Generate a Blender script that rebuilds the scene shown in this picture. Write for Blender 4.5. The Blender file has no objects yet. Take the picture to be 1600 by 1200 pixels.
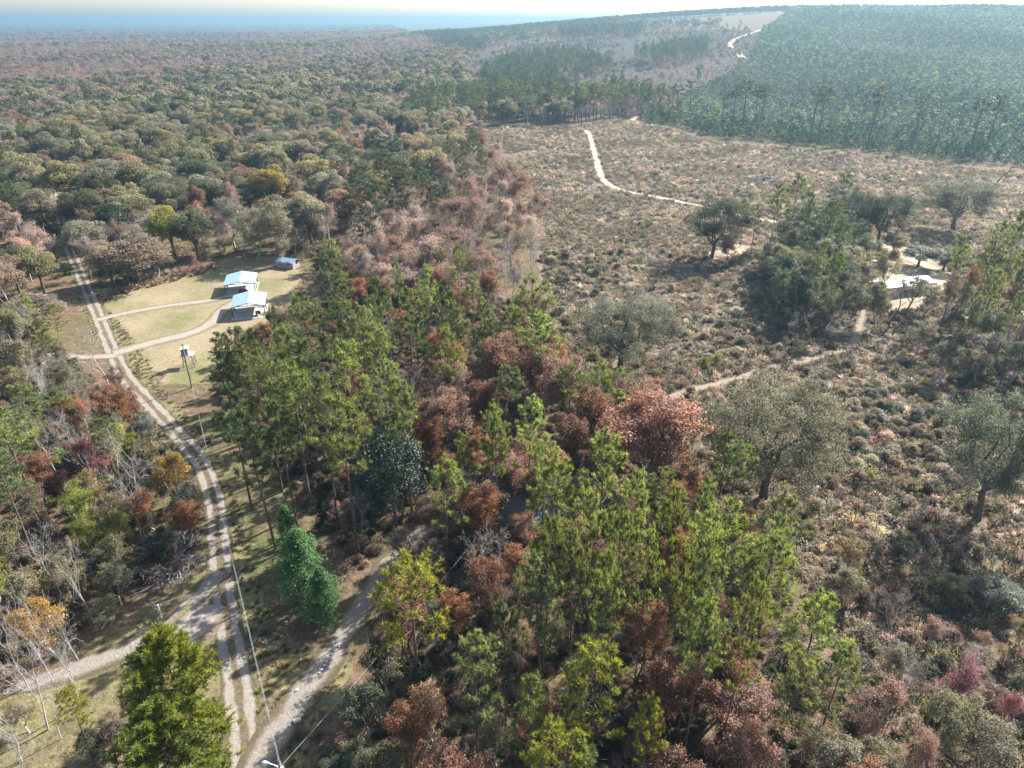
import bpy, math, random
import numpy as np
from mathutils import Vector, Matrix

SC = bpy.context.scene
COL = SC.collection
PI = math.pi
rad = math.radians

# ------------------------------------------------------------------ camera
CAM_H, PITCH, FPX = 60.0, rad(27.1), 1109.0          # metres, camera tilt, focal length in 1600 px units
cam_d = bpy.data.cameras.new('camera')
cam_d.sensor_fit = 'HORIZONTAL'
cam_d.sensor_width = 34.6
cam_d.lens = 34.6 * FPX / 1600.0
cam_d.clip_start = 0.5
cam_d.clip_end = 60000
cam = bpy.data.objects.new('camera', cam_d)
COL.objects.link(cam)
cam.location = (0, 0, CAM_H)
cam.rotation_euler = (PI / 2 - PITCH, 0, 0)
SC.camera = cam

# ------------------------------------------------------------------ light
SUN_AZ, SUN_EL = rad(47), rad(36)                    # azimuth clockwise from +Y
world = bpy.data.worlds.new('World')
SC.world = world
world.use_nodes = True
wn = world.node_tree.nodes
wl = world.node_tree.links
bg = wn['Background']
sky = wn.new('ShaderNodeTexSky')
sky.sky_type = 'NISHITA'
sky.sun_disc = False
sky.sun_elevation = SUN_EL
sky.sun_rotation = SUN_AZ
sky.altitude = 100
sky.air_density = 1.0
sky.dust_density = 2.0
wl.new(sky.outputs[0], bg.inputs[0])
bg.inputs[1].default_value = 0.10
sun_d = bpy.data.lights.new('sun', 'SUN')
sun_d.energy = 5.0
sun_d.angle = rad(0.5)
sun_d.color = (1.0, 0.96, 0.91)
sun = bpy.data.objects.new('sun', sun_d)
COL.objects.link(sun)
sv = Vector((math.sin(SUN_AZ) * math.cos(SUN_EL), math.cos(SUN_AZ) * math.cos(SUN_EL), math.sin(SUN_EL)))
sun.rotation_euler = sv.to_track_quat('Z', 'Y').to_euler()
sun.location = (0, 0, 300)
SC.view_settings.view_transform = 'Standard'
SC.view_settings.look = 'None'
SC.view_settings.exposure = 1.95
SC.view_settings.gamma = 1.0
SC.view_settings.use_curve_mapping = False
cy = SC.cycles
cy.max_bounces = 5
cy.diffuse_bounces = 3
cy.glossy_bounces = 1
cy.transmission_bounces = 2
cy.transparent_max_bounces = 4
cy.volume_bounces = 0
cy.sample_clamp_indirect = 4
cy.use_adaptive_sampling = False
cy.caustics_reflective = False
cy.caustics_refractive = False
HAZE_DENSITY = 0.00026
cy.use_denoising = True
cy.denoiser = 'OPENIMAGEDENOISE'
cy.denoising_input_passes = 'RGB_ALBEDO_NORMAL'
cy.denoising_prefilter = 'ACCURATE'

# ------------------------------------------------------------------ terrain and projection
def sstep(a, b, x):
    t = np.clip((np.asarray(x, float) - a) / (b - a), 0, 1)
    return t * t * (3 - 2 * t)

def hgt(x, y):
    x = np.asarray(x, float); y = np.asarray(y, float)
    r = np.hypot(x, y)
    az = x / np.maximum(y, 1.0)
    az = np.where(y <= 1, np.sign(x) * 9, az)
    h = 79 * sstep(430, 1950, r) * sstep(-0.34, 0.42, az) * (y > 0)
    h = h + 3.0 * np.sin(x / 310.0 + 1.3) * np.sin(y / 270.0) * sstep(500, 1200, r)
    return h

CP, SP = math.cos(PITCH), math.sin(PITCH)

def proj(x, y, z):
    dz = np.asarray(z, float) - CAM_H
    fw = np.asarray(y, float) * CP - dz * SP
    u = np.asarray(y, float) * SP + dz * CP
    fs = np.where(fw > 1, fw, 1)
    px = np.where(fw > 1, 800 + FPX * np.asarray(x, float) / fs, -99999)
    py = np.where(fw > 1, 600 - FPX * u / fs, 99999)
    return px, py

def at(px, py, z=0.0):
    """the place on the ground (or z metres above it) seen at a point of the photograph"""
    dx = (px - 800) / FPX
    u = (600 - py) / FPX
    dy, dz = CP + u * SP, -SP + u * CP
    t = (z - CAM_H) / dz if dz < -1e-4 else 4000.0
    if t * dy < 420:
        return Vector((dx * t, dy * t, z))
    t0 = 100.0
    while t0 < 6000:
        if CAM_H + dz * t0 < float(hgt(dx * t0, dy * t0)) + z:
            break
        t0 *= 1.004
    return Vector((dx * t0, dy * t0, float(hgt(dx * t0, dy * t0)) + z))

def depth(x, y, z):
    return y * CP - (z - CAM_H) * SP

def in_poly(px, py, poly):
    px = np.asarray(px, float); py = np.asarray(py, float)
    inside = np.zeros(px.shape, bool)
    n = len(poly)
    for i in range(n):
        x0, y0 = poly[i]; x1, y1 = poly[(i + 1) % n]
        if y0 == y1:
            continue
        c = ((y0 > py) != (y1 > py)) & (px < (x1 - x0) * (py - y0) / (y1 - y0) + x0)
        inside ^= c
    return inside

# ------------------------------------------------------------------ materials
def new_mat(name):
    m = bpy.data.materials.new(name)
    m.use_nodes = True
    nt = m.node_tree
    nt.nodes.clear()
    out = nt.nodes.new('ShaderNodeOutputMaterial')
    return m, nt, out

def N(nt, t, **kw):
    n = nt.nodes.new(t)
    for k, v in kw.items():
        setattr(n, k, v)
    return n

def ramp(nt, fac, stops):
    r = nt.nodes.new('ShaderNodeValToRGB')
    e = r.color_ramp.elements
    while len(e) < len(stops):
        e.new(0.5)
    for i, (p, c) in enumerate(stops):
        e[i].position = p
        e[i].color = (*c, 1) if len(c) == 3 else c
    nt.links.new(fac, r.inputs[0])
    return r.outputs[0]

def mixc(nt, fac, a, b, mode='MIX'):
    m = nt.nodes.new('ShaderNodeMix')
    m.data_type = 'RGBA'
    m.blend_type = mode
    for sock, v in ((m.inputs[0], fac), (m.inputs[6], a), (m.inputs[7], b)):
        if hasattr(v, 'is_linked'):
            nt.links.new(v, sock)
        elif isinstance(v, (int, float)):
            sock.default_value = v
        else:
            sock.default_value = (*v, 1)
    return m.outputs[2]

def mth(nt, op, a, b=0.0, clamp=False):
    m = nt.nodes.new('ShaderNodeMath')
    m.operation = op
    m.use_clamp = clamp
    for sock, v in ((m.inputs[0], a), (m.inputs[1], b)):
        if hasattr(v, 'is_linked'):
            nt.links.new(v, sock)
        else:
            sock.default_value = v
    return m.outputs[0]

def noise(nt, scale, detail=4, rough=0.6, dist=0.0):
    g = nt.nodes.new('ShaderNodeNewGeometry')
    n = nt.nodes.new('ShaderNodeTexNoise')
    n.inputs['Scale'].default_value = scale
    n.inputs['Detail'].default_value = detail
    n.inputs['Roughness'].default_value = rough
    n.inputs['Distortion'].default_value = dist
    nt.links.new(g.outputs['Position'], n.inputs['Vector'])
    return n.outputs[0]

def bsdf(nt, out, color, rough=0.8, spec=0.2, metal=0.0, bump=None, bump_s=0.5):
    b = nt.nodes.new('ShaderNodeBsdfPrincipled')
    if hasattr(color, 'is_linked'):
        nt.links.new(color, b.inputs['Base Color'])
    else:
        b.inputs['Base Color'].default_value = (*color, 1)
    if hasattr(rough, 'is_linked'):
        nt.links.new(rough, b.inputs['Roughness'])
    else:
        b.inputs['Roughness'].default_value = rough
    b.inputs['Specular IOR Level'].default_value = spec
    b.inputs['Metallic'].default_value = metal
    if bump is not None:
        bp = nt.nodes.new('ShaderNodeBump')
        bp.inputs['Strength'].default_value = bump_s
        bp.inputs['Distance'].default_value = 0.3
        nt.links.new(bump, bp.inputs['Height'])
        nt.links.new(bp.outputs[0], b.inputs['Normal'])
    nt.links.new(b.outputs[0], out.inputs['Surface'])
    return b

def leaf_mat(name, src, trans=0.48, warm=(1.07, 1.06, 0.86), vary=0.5, spec=0.25):
    """foliage: the plant's own colour times a random leaf tone, some light passing through"""
    m, nt, out = new_mat(name)
    if src == 'object':
        o = N(nt, 'ShaderNodeObjectInfo')
        base = o.outputs['Color']
    else:
        a = N(nt, 'ShaderNodeAttribute', attribute_type='INSTANCER', attribute_name='tint')
        base = a.outputs['Color']
    t = N(nt, 'ShaderNodeAttribute', attribute_type='GEOMETRY', attribute_name='tone')
    k = ramp(nt, t.outputs['Fac'], [(0.0, (1 - vary * .9, 1 - vary, 1 - vary * .9)), (0.5, (1, 1, 1)), (1.0, (1 + vary * 1.3, 1 + vary * .9, 1 + vary * .5))])
    c = mixc(nt, 1.0, base, k, 'MULTIPLY')
    p = N(nt, 'ShaderNodeBsdfPrincipled')
    p.inputs['Roughness'].default_value = 0.55
    p.inputs['Specular IOR Level'].default_value = spec
    nt.links.new(c, p.inputs['Base Color'])
    tr = N(nt, 'ShaderNodeBsdfTranslucent')
    c2 = mixc(nt, 1.0, c, warm, 'MULTIPLY')
    nt.links.new(c2, tr.inputs['Color'])
    mx = N(nt, 'ShaderNodeMixShader')
    mx.inputs[0].default_value = trans
    nt.links.new(p.outputs[0], mx.inputs[1])
    nt.links.new(tr.outputs[0], mx.inputs[2])
    nt.links.new(mx.outputs[0], out.inputs['Surface'])
    return m

def bark_mat(name, a, b, scale=3.0):
    m, nt, out = new_mat(name)
    n = noise(nt, scale, 5, 0.7)
    bsdf(nt, out, ramp(nt, n, [(0.3, a), (0.7, b)]), 0.9, 0.1)
    return m

def flat_mat(name, c, rough=0.6, spec=0.3, metal=0.0, var=0.12, scale=2.0):
    m, nt, out = new_mat(name)
    n = noise(nt, scale, 6, 0.65)
    lo = tuple(x * (1 - var) for x in c); hi = tuple(min(1, x * (1 + var)) for x in c)
    bsdf(nt, out, ramp(nt, n, [(0.3, lo), (0.7, hi)]), rough, spec, metal)
    return m

M = {}
M['leaf'] = leaf_mat('leaf', 'object')
M['leaf_i'] = leaf_mat('leaf_of_far_plants', 'inst')
M['dry'] = leaf_mat('dry_grass_blade', 'inst', trans=.5, warm=(1.05, 1.0, .92), vary=.4, spec=.1)
M['needle'] = leaf_mat('pine_needle', 'object', trans=0.5, warm=(1.3, 1.25, .6), vary=.55, spec=.35)
M['needle_i'] = leaf_mat('needle_of_far_plants', 'inst', trans=.38, warm=(1.3, 1.25, .6), vary=.5, spec=.35)
M['gloss'] = leaf_mat('glossy_leaf', 'object', trans=.25, spec=.45)
M['bark'] = bark_mat('bark', (.055, .043, .034), (.16, .125, .10))
M['pinebark'] = bark_mat('pine_bark', (.06, .042, .032), (.17, .12, .09))
M['greybark'] = bark_mat('grey_bark', (.20, .18, .165), (.42, .385, .36))
M['palebark'] = bark_mat('pale_bark', (.27, .25, .225), (.45, .42, .385))

# ------------------------------------------------------------------ mesh helpers
class Geo:
    """collects triangles; tone is a random number per leaf"""
    def __init__(self):
        self.v, self.f, self.t, self.n = [], [], [], 0
    def add(self, v, f, tone=0.5):
        v = np.asarray(v, float).reshape(-1, 3); f = np.asarray(f, int).reshape(-1, 3)
        self.v.append(v); self.f.append(f + self.n)
        self.t.append(np.full(len(v), tone, float) if np.isscalar(tone) else np.asarray(tone, float))
        self.n += len(v)
    def mesh(self, name, mat, smooth=False):
        v = np.concatenate(self.v); f = np.concatenate(self.f); t = np.concatenate(self.t)
        me = bpy.data.meshes.new(name)
        me.vertices.add(len(v)); me.vertices.foreach_set('co', v.ravel())
        me.loops.add(len(f) * 3); me.loops.foreach_set('vertex_index', f.ravel().astype(np.int32))
        me.polygons.add(len(f))
        me.polygons.foreach_set('loop_start', np.arange(0, len(f) * 3, 3, dtype=np.int32))
        me.polygons.foreach_set('loop_total', np.full(len(f), 3, dtype=np.int32))
        me.polygons.foreach_set('use_smooth', np.full(len(f), smooth, bool))
        a = me.attributes.new('tone', 'FLOAT', 'POINT'); a.data.foreach_set('value', t)
        me.update(calc_edges=True)
        if mat is not None:
            me.materials.append(mat)
        return me

def nrm(a):
    a = np.asarray(a, float)
    return a / np.maximum(np.linalg.norm(a, axis=-1, keepdims=True), 1e-9)

def frames(d):
    d = nrm(d)
    ref = np.where(np.abs(d[:, 2:3]) > 0.9, np.array([[1., 0, 0]]), np.array([[0., 0, 1.]]))
    u = nrm(np.cross(d, ref)); w = np.cross(d, u)
    return u, w

def tubes(g, segs, k=4):
    """segs: rows of p0(3) p1(3) r0 r1"""
    if len(segs) == 0:
        return
    s = np.asarray(segs, float)
    p0, p1, r0, r1 = s[:, 0:3], s[:, 3:6], s[:, 6:7], s[:, 7:8]
    u, w = frames(p1 - p0)
    ang = np.arange(k) * 2 * PI / k
    ring = np.cos(ang)[None, :, None] * u[:, None, :] + np.sin(ang)[None, :, None] * w[:, None, :]
    a = p0[:, None, :] + ring * r0[:, None, :]
    b = p1[:, None, :] + ring * r1[:, None, :]
    v = np.concatenate([a, b], 1)
    i = np.arange(k); j = (i + 1) % k
    tri = np.concatenate([np.stack([i, j, i + k], 1), np.stack([j, j + k, i + k], 1)])
    f = tri[None] + (np.arange(len(s)) * 2 * k)[:, None, None]
    g.add(v.reshape(-1, 3), f.reshape(-1, 3))

def leaves(g, rng, c, nvec, size, aspect=0.6, tone=None, tri=False, wild=0.8):
    c = np.asarray(c, float); n = len(c)
    if n == 0:
        return
    nv = nrm(nrm(nvec) * (1 - wild * .5) + rng.normal(size=(n, 3)) * wild * .6)
    u, w = frames(nv)
    a = rng.uniform(0, 2 * PI, (n, 1))
    uu = u * np.cos(a) + w * np.sin(a); ww = -u * np.sin(a) + w * np.cos(a)
    s = size * rng.uniform(.65, 1.35, (n, 1))
    tn = rng.uniform(0, 1, n) if tone is None else tone
    if tri:
        v = np.stack([c - uu * s * .5 - ww * s * aspect * .5, c - uu * s * .5 + ww * s * aspect * .5, c + uu * s * .6], 1)
        f = np.arange(n * 3).reshape(-1, 3)
        g.add(v.reshape(-1, 3), f, np.repeat(tn, 3))
    else:
        v = np.stack([c - uu * s * .5, c - ww * s * aspect * .5 + nv * s * .08, c + uu * s * .5, c + ww * s * aspect * .5 + nv * s * .08], 1)
        b = (np.arange(n) * 4)[:, None]
        f = np.concatenate([b + [0, 1, 2], b + [0, 2, 3]], 1).reshape(-1, 3)
        g.add(v.reshape(-1, 3), f, np.repeat(tn, 4))

def tufts(g, rng, pos, d, k, ln, wd, cone=1.25):
    """bursts of needles"""
    pos = np.asarray(pos, float); d = nrm(np.asarray(d, float)); n = len(pos)
    P = np.repeat(pos, k, 0); D = np.repeat(d, k, 0)
    r = nrm(D * rng.uniform(.15, 1.0, (n * k, 1)) + nrm(rng.normal(size=(n * k, 3))) * cone * .62)
    u, w = frames(r)
    a = rng.uniform(0, 2 * PI, (n * k, 1))
    side = u * np.cos(a) + w * np.sin(a)
    L = ln * rng.uniform(.7, 1.2, (n * k, 1))
    v = np.stack([P + r * L * .12 - side * wd * .5, P + r * L * .12 + side * wd * .5, P + r * L], 1)
    tt = np.clip(np.repeat(rng.uniform(0.15, .85, n), k) + rng.normal(0, .15, n * k), 0, 1)
    g.add(v.reshape(-1, 3), np.arange(n * k * 3).reshape(-1, 3), np.repeat(tt, 3))

def skeleton(rng, H, r0, clear=.3, levels=3, spread=50, nper=(2, 3), lratio=.62, wob=.16, trop=.05, lean=(0, 0), top=1.0, lim0=None):
    """a branching tree: segments [p0 p1 r0 r1] by level, and the tips (point, direction)"""
    segs = {i: [] for i in range(levels + 1)}
    tips = []
    def grow(p, d, L, r, lv):
        ns = 5 if lv == 0 else (4 if lv == 1 else 3 if lv < levels else 2)
        for i in range(ns):
            d = nrm(d + rng.normal(size=3) * wob * (.45 if lv == 0 else 1) + np.array([0, 0, trop]))
            q = p + d * (L / ns)
            ra = r * (1 - .62 * i / ns); rb = r * (1 - .62 * (i + 1) / ns)
            segs[lv].append([*p, *q, max(ra, .011), max(rb, .009)])
            f = (i + 1) / ns
            if lv < levels and f >= (clear if lv == 0 else .3):
                for _ in range(rng.integers(nper[0], nper[1] + 1)):
                    az = rng.uniform(0, 2 * PI)
                    u, w = frames(d[None])
                    sp = rad(spread) * rng.uniform(.65, 1.25) * (1 if lv else 1.1 - .45 * f)
                    cd = d * math.cos(sp) + (u[0] * math.cos(az) + w[0] * math.sin(az)) * math.sin(sp)
                    cl = L * lratio * rng.uniform(.7, 1.15) * (1.0 if lv else (1.25 - .6 * f) * (lim0 or 1))
                    grow(q, nrm(cd), cl, rb * .62, lv + 1)
            p = q
        tips.append((p, d, lv))
    grow(np.zeros(3), nrm(np.array([lean[0], lean[1], 1.0])), H * top, r0, 0)
    return segs, tips

def seg_geo(g, segs, ks=(7, 5, 4, 3, 3, 3)):
    for lv, s in segs.items():
        tubes(g, s, ks[min(lv, len(ks) - 1)])

def norm_height(parts, H):
    """scale a plant so that its top is at H"""
    top = max(np.concatenate(g.v)[:, 2].max() for g in parts if g.v)
    k = H / top
    for g in parts:
        g.v = [v * k for v in g.v]

def width_of(parts):
    a = np.concatenate([np.concatenate(g.v) for g in parts if g.v])
    r = np.hypot(a[:, 0], a[:, 1])
    return 2 * float(np.percentile(r, 97))

class Proto:
    def __init__(self, trunk, crown, H, tmat, cmat):
        self.H = H
        self.W = width_of([crown] if crown.v else [trunk])
        self.trunk = trunk.mesh('trunk', tmat, True) if trunk.v else None
        self.crown = crown.mesh('crown', cmat) if crown.v else None

# ------------------------------------------------------------------ plants
def make_pine(seed, H=22, c0=.5, R=3.3, whorls=15, kn=20, ln=.55, wd=.085, dense=1.0, flat=False, lodt=1, up=0.0):
    rng = np.random.default_rng(seed)
    T, C = Geo(), Geo()
    p = np.zeros(3); pts = [p]
    dr = rng.normal(size=2) * .012
    for i in range(8):
        dr = dr + rng.normal(size=2) * .008
        p = p + np.array([dr[0] * H / 8, dr[1] * H / 8, H / 8 * .985]); pts.append(p)
    pts = np.array(pts)
    def stem(t):
        x = t * 8; i = min(int(x), 7)
        return pts[i] + (pts[i + 1] - pts[i]) * (x - i)
    rt = H * (.015 if flat else .0105)
    tubes(T, [[*pts[i], *pts[i + 1], rt * (1 - .85 * i / 8), rt * (1 - .85 * (i + 1) / 8)] for i in range(8)], 7)
    br, tp, td = [], [], []
    for w in range(whorls):
        f = (w + rng.uniform(0, .7)) / whorls
        t = c0 + (1 - c0) * f
        prof = (.55 + .75 * math.sin(PI * min(1, .18 + f * .62))) * (1 - f ** 2.6 * .72) if not flat else (.5 + .7 * f) * (1.15 - f ** 3 * .6)
        nb = int(rng.integers(3, 5))
        a0 = rng.uniform(0, 2 * PI)
        for b in range(nb):
            if rng.random() < (.25 if f < .3 else .08):
                continue
            az = a0 + b * 2 * PI / nb + rng.normal() * .3
            el = rad(-5 + 50 * f + rng.normal() * 9 + up)
            L = R * prof * rng.uniform(.65, 1.2) * .8
            d = np.array([math.cos(az) * math.cos(el), math.sin(az) * math.cos(el), math.sin(el)])
            q = stem(t); r = .012 * L + .02
            path = [q]
            for i in range(3):
                d = nrm(d + np.array([0, 0, .14]) + rng.normal(size=3) * .1)
                q2 = q + d * L / 3
                br.append([*q, *q2, r * (1 - .28 * i), r * (1 - .28 * (i + 1))]); q = q2; path.append(q)
            tp.append(q); td.append(d + [0, 0, .4])
            nside = max(1, int(round(4 * dense * L / 2.6)))
            for s in range(nside):
                ff = rng.uniform(.38, 1.0) * 3; i = min(int(ff), 2)
                o = path[i] + (path[i + 1] - path[i]) * (ff - i)
                sd = nrm(d + np.cross(d, [0, 0, 1]) * rng.choice([-1, 1]) * rng.uniform(.5, 1.4) + rng.normal(size=3) * .35 + [0, 0, .3])
                sl = L * rng.uniform(.16, .38)
                e = o + sd * sl
                br.append([*o, *e, r * .5, r * .3])
                tp.append(e); td.append(sd + [0, 0, .5])
                if rng.random() < .6:
                    tp.append(o + sd * sl * .5 + rng.normal(size=3) * .12); td.append(sd + [0, 0, .7])
    tp.append(stem(.999)); td.append([0, 0, 1])
    if c0 > .35 and lodt:
        for _ in range(8):                      # dead snags below the crown
            t = rng.uniform(c0 * .45, c0); az = rng.uniform(0, 2 * PI); o = stem(t)
            e = o + np.array([math.cos(az), math.sin(az), rng.uniform(-.3, .2)]) * rng.uniform(.6, 2.0)
            br.append([*o, *e, .03, .012])
    tubes(T, br, 4 if lodt else 3)
    tufts(C, rng, np.array(tp), np.array(td), kn, ln, wd)
    return T, C

def clump_leaves(C, rng, tips, per, sig, size, aspect=.6, tri=False, minlv=2, keep=1.0, wild=.8, flatten=.7):
    P, Nv, TT = [], [], []
    cen = np.mean([t[0] for t in tips], 0)
    for p, d, lv in tips:
        if lv < minlv or rng.random() > keep:
            continue
        n = max(1, int(rng.poisson(per)))
        o = rng.normal(size=(n, 3)) * sig * np.array([1, 1, flatten])
        P.append(p + o); Nv.append(np.tile(nrm(p - cen) * .7 + [0, 0, .6], (n, 1)) + nrm(o) * .5)
        TT.append(np.clip(rng.uniform(.2, .8) + rng.normal(0, .2, n), 0, 1))
    if P:
        leaves(C, rng, np.concatenate(P), np.concatenate(Nv), size, aspect, np.concatenate(TT), tri, wild)

def make_oak(seed, H=15, spread=62, per=16, size=.30, sig=.65, keep=1.0, levels=3, r0=.42, clear=.28, nper=(2, 3), lratio=.66, top=.72, trop=.06, aspect=.6):
    rng = np.random.default_rng(seed)
    T, C = Geo(), Geo()
    segs, tips = skeleton(rng, H, r0, clear, levels, spread, nper, lratio, .2, trop, rng.normal(size=2) * .06, top)
    seg_geo(T, segs)
    clump_leaves(C, rng, tips, per, sig, size, aspect, minlv=levels - 1, keep=keep)
    norm_height([T, C], H)
    return T, C

def make_bare(seed, H=14, levels=4, spread=40, r0=.2, nper=(1, 2), per=0, size=.2, keep=.5, clear=.35, trop=.08, top=.78, lratio=.6):
    rng = np.random.default_rng(seed)
    T, C = Geo(), Geo()
    segs, tips = skeleton(rng, H, r0, clear, levels, spread, nper, lratio, .2, trop, rng.normal(size=2) * .05, top)
    seg_geo(T, segs, (6, 5, 3, 3, 3))
    if per:
        clump_leaves(C, rng, tips, per, .35, size, .7, minlv=levels - 1, keep=keep)
    norm_height([T, C], H)
    return T, C

def make_dome(seed, H=16, R=5.2, lobes=34, per=150, size=.5, zc=.58, trunk=True, lobe=(.22, .38), aspect=.65, tri=False, squash=.8):
    rng = np.random.default_rng(seed)
    T, C = Geo(), Geo()
    Hc = H * zc
    lo = []
    for i in range(lobes):
        d = nrm(rng.normal(size=3)); d[2] = abs(d[2]) * 1.1 - .35
        d = nrm(d) * rng.uniform(.62, 1.0)
        c = np.array([d[0] * R * .8, d[1] * R * .8, Hc + d[2] * (H - Hc) * .82])
        c[:2] *= 1 + .12 * np.sin(3 * math.atan2(d[1], d[0]) + seed)
        lr = R * rng.uniform(*lobe)
        lo.append(c)
        n = per
        o = nrm(rng.normal(size=(n, 3)) + [0, 0, .35])
        rr = lr * rng.uniform(.55, 1.05, (n, 1)) ** .6
        P = c + o * rr * [1, 1, squash]
        tone = np.clip(rng.uniform(.25, .75) + rng.normal(0, .18, n), 0, 1)
        leaves(C, rng, P, o + [0, 0, .25], size, aspect, tone, tri, .75)
    if trunk:
        b = []
        top = np.array([0, 0, H * .45])
        tubes(T, [[0, 0, 0, 0, 0, H * .25, R * .07, R * .055], [0, 0, H * .25, *top, R * .055, R * .04]], 6)
        for c in lo[::2]:
            m = top * .75 + c * .25 + rng.normal(size=3) * .3
            b.append([0, 0, H * rng.uniform(.25, .42), *m, .1, .07]); b.append([*m, *c, .07, .03])
        tubes(T, b, 4)
    k = H / np.concatenate(C.v)[:, 2].max()
    C.v = [v * [1, 1, k] for v in C.v]
    return T, C

def make_lobed(seed, H=15, R=6, low=.35, lobes=50, per=200, size=.25, fork=.28, limbs=5, r0=.4, lobe=.26, aspect=.6, sub=9, droop=.0, fill=.62, wob=.18):
    """a tree whose limbs carry soft clumps of leaves over a rounded crown"""
    rng = np.random.default_rng(seed)
    T, C = Geo(), Geo()
    z0 = H * low; zm = (z0 + H) / 2
    seg = []
    base = np.array([0, 0, H * fork]); lean = rng.normal(size=2) * .04 * H
    base[:2] += lean
    mid = base * .5 + np.append(rng.normal(size=2) * .1, 0)
    seg += [[0, 0, 0, *mid, r0, r0 * .82], [*mid, *base, r0 * .82, r0 * .72]]
    nodes = []
    a0 = rng.uniform(0, 2 * PI)
    for i in range(limbs):
        az = a0 + i * 2 * PI / limbs + rng.normal() * .25
        e = np.array([math.cos(az) * R * rng.uniform(.35, .62), math.sin(az) * R * rng.uniform(.35, .62), H * rng.uniform(.62, .85)]) if i else np.array([rng.normal() * .1 * R, rng.normal() * .1 * R, H * .86])
        p = base; r = r0 * .55
        n = 5
        for k in range(1, n + 1):
            t = k / n
            q = base + (e - base) * t + np.append(rng.normal(size=2) * R * .05, 0) * (k < n)
            q[2] -= math.sin(PI * t) * H * .05
            seg.append([*p, *q, r * (1 - .75 * (k - 1) / n), r * (1 - .75 * k / n)])
            nodes.append((q, r * (1 - .75 * t))); p = q
    NP = np.array([q for q, _ in nodes])
    ph = rng.uniform(0, 6)
    for i in range(lobes):
        d = nrm(rng.normal(size=3)); d[2] = d[2] * .9 + .25
        d = nrm(d) * rng.uniform(fill, 1.0) * (1 - lobe * .8)
        k = 1 + .14 * math.sin(3 * math.atan2(d[1], d[0]) + ph) + .08 * math.sin(5 * math.atan2(d[1], d[0]) + ph * 2)
        c = np.array([d[0] * R * k, d[1] * R * k, zm + d[2] * (H - zm)])
        c[:2] += lean
        j = int(np.argmin(np.linalg.norm(NP - c, axis=1) + np.maximum(0, NP[:, 2] - c[2]) * .6))
        o, r = nodes[j]
        m = (o + c) / 2 + rng.normal(size=3) * .2 + [0, 0, -.15]
        seg += [[*o, *m, min(.07, r * .7), .04], [*m, *c, .04, .015]]
        lr = R * lobe * rng.uniform(.75, 1.25)
        tl = rng.uniform(.3, .7)
        for _ in range(sub):
            dd = nrm(rng.normal(size=3) + [0, 0, .35])
            sc_ = c + dd * lr * rng.uniform(.35, .95) * np.array([1, 1, .75])
            if rng.random() < .5:
                seg.append([*c, *sc_, .014, .008])
            n = max(3, int(per / sub))
            off = rng.normal(size=(n, 3)) * lr * .27 * np.array([1, 1, .7])
            off[:, 2] -= np.abs(off[:, 0]) * droop
            leaves(C, rng, sc_ + off, np.tile(dd * .8 + [0, 0, .5], (n, 1)) + nrm(off) * .4, size, aspect, np.clip(tl + rng.normal() * .12 + rng.normal(0, .18, n), 0, 1), False, wob * 4)
    tubes(T, seg[:2], 8); tubes(T, seg[2:], 4)
    norm_height([T, C], H)
    return T, C

def make_cedar(seed, H=9, R=2.4, n=300, lv=46, size=.2):
    rng = np.random.default_rng(seed)
    T, C = Geo(), Geo()
    tubes(T, [[0, 0, 0, 0, 0, H * .6, .13, .07], [0, 0, H * .6, 0, 0, H * .97, .07, .02]], 6)
    P, Nv, TT, b = [], [], [], []
    for i in range(n):
        t = rng.uniform(.06, 1) ** .9
        prof = (1 - t) ** .62 * (.6 + .5 * min(1, t / .18)) * rng.uniform(.7, 1.12)
        az = rng.uniform(0, 2 * PI)
        rr = R * prof * (.95 + .30 * math.sin(3 * az + seed + t * 7) * (1 - t * .4) + .22 * math.sin(5 * az + t * 23) + .1 * rng.normal())
        q = np.array([math.cos(az) * rr, math.sin(az) * rr, t * H * .97 + rng.uniform(0, .3)])
        o = np.array([0, 0, max(.1, t * H - .25 * rr)])
        if i % 2 == 0:
            b.append([*o, *q, .025, .01])
        s = rng.uniform(.45, 1.0, (lv, 1))
        base = o + (q - o) * s
        P.append(base + rng.normal(size=(lv, 3)) * np.array([.17, .17, .13]))
        Nv.append(np.tile(np.array([math.cos(az), math.sin(az), .8]), (lv, 1)))
        TT.append(np.clip(rng.uniform(.15, .8) + rng.normal(0, .12, lv), 0, 1))
    tubes(T, b, 3)
    leaves(C, rng, np.concatenate(P), np.concatenate(Nv), size, .45, np.concatenate(TT), False, .9)
    return T, C

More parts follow.
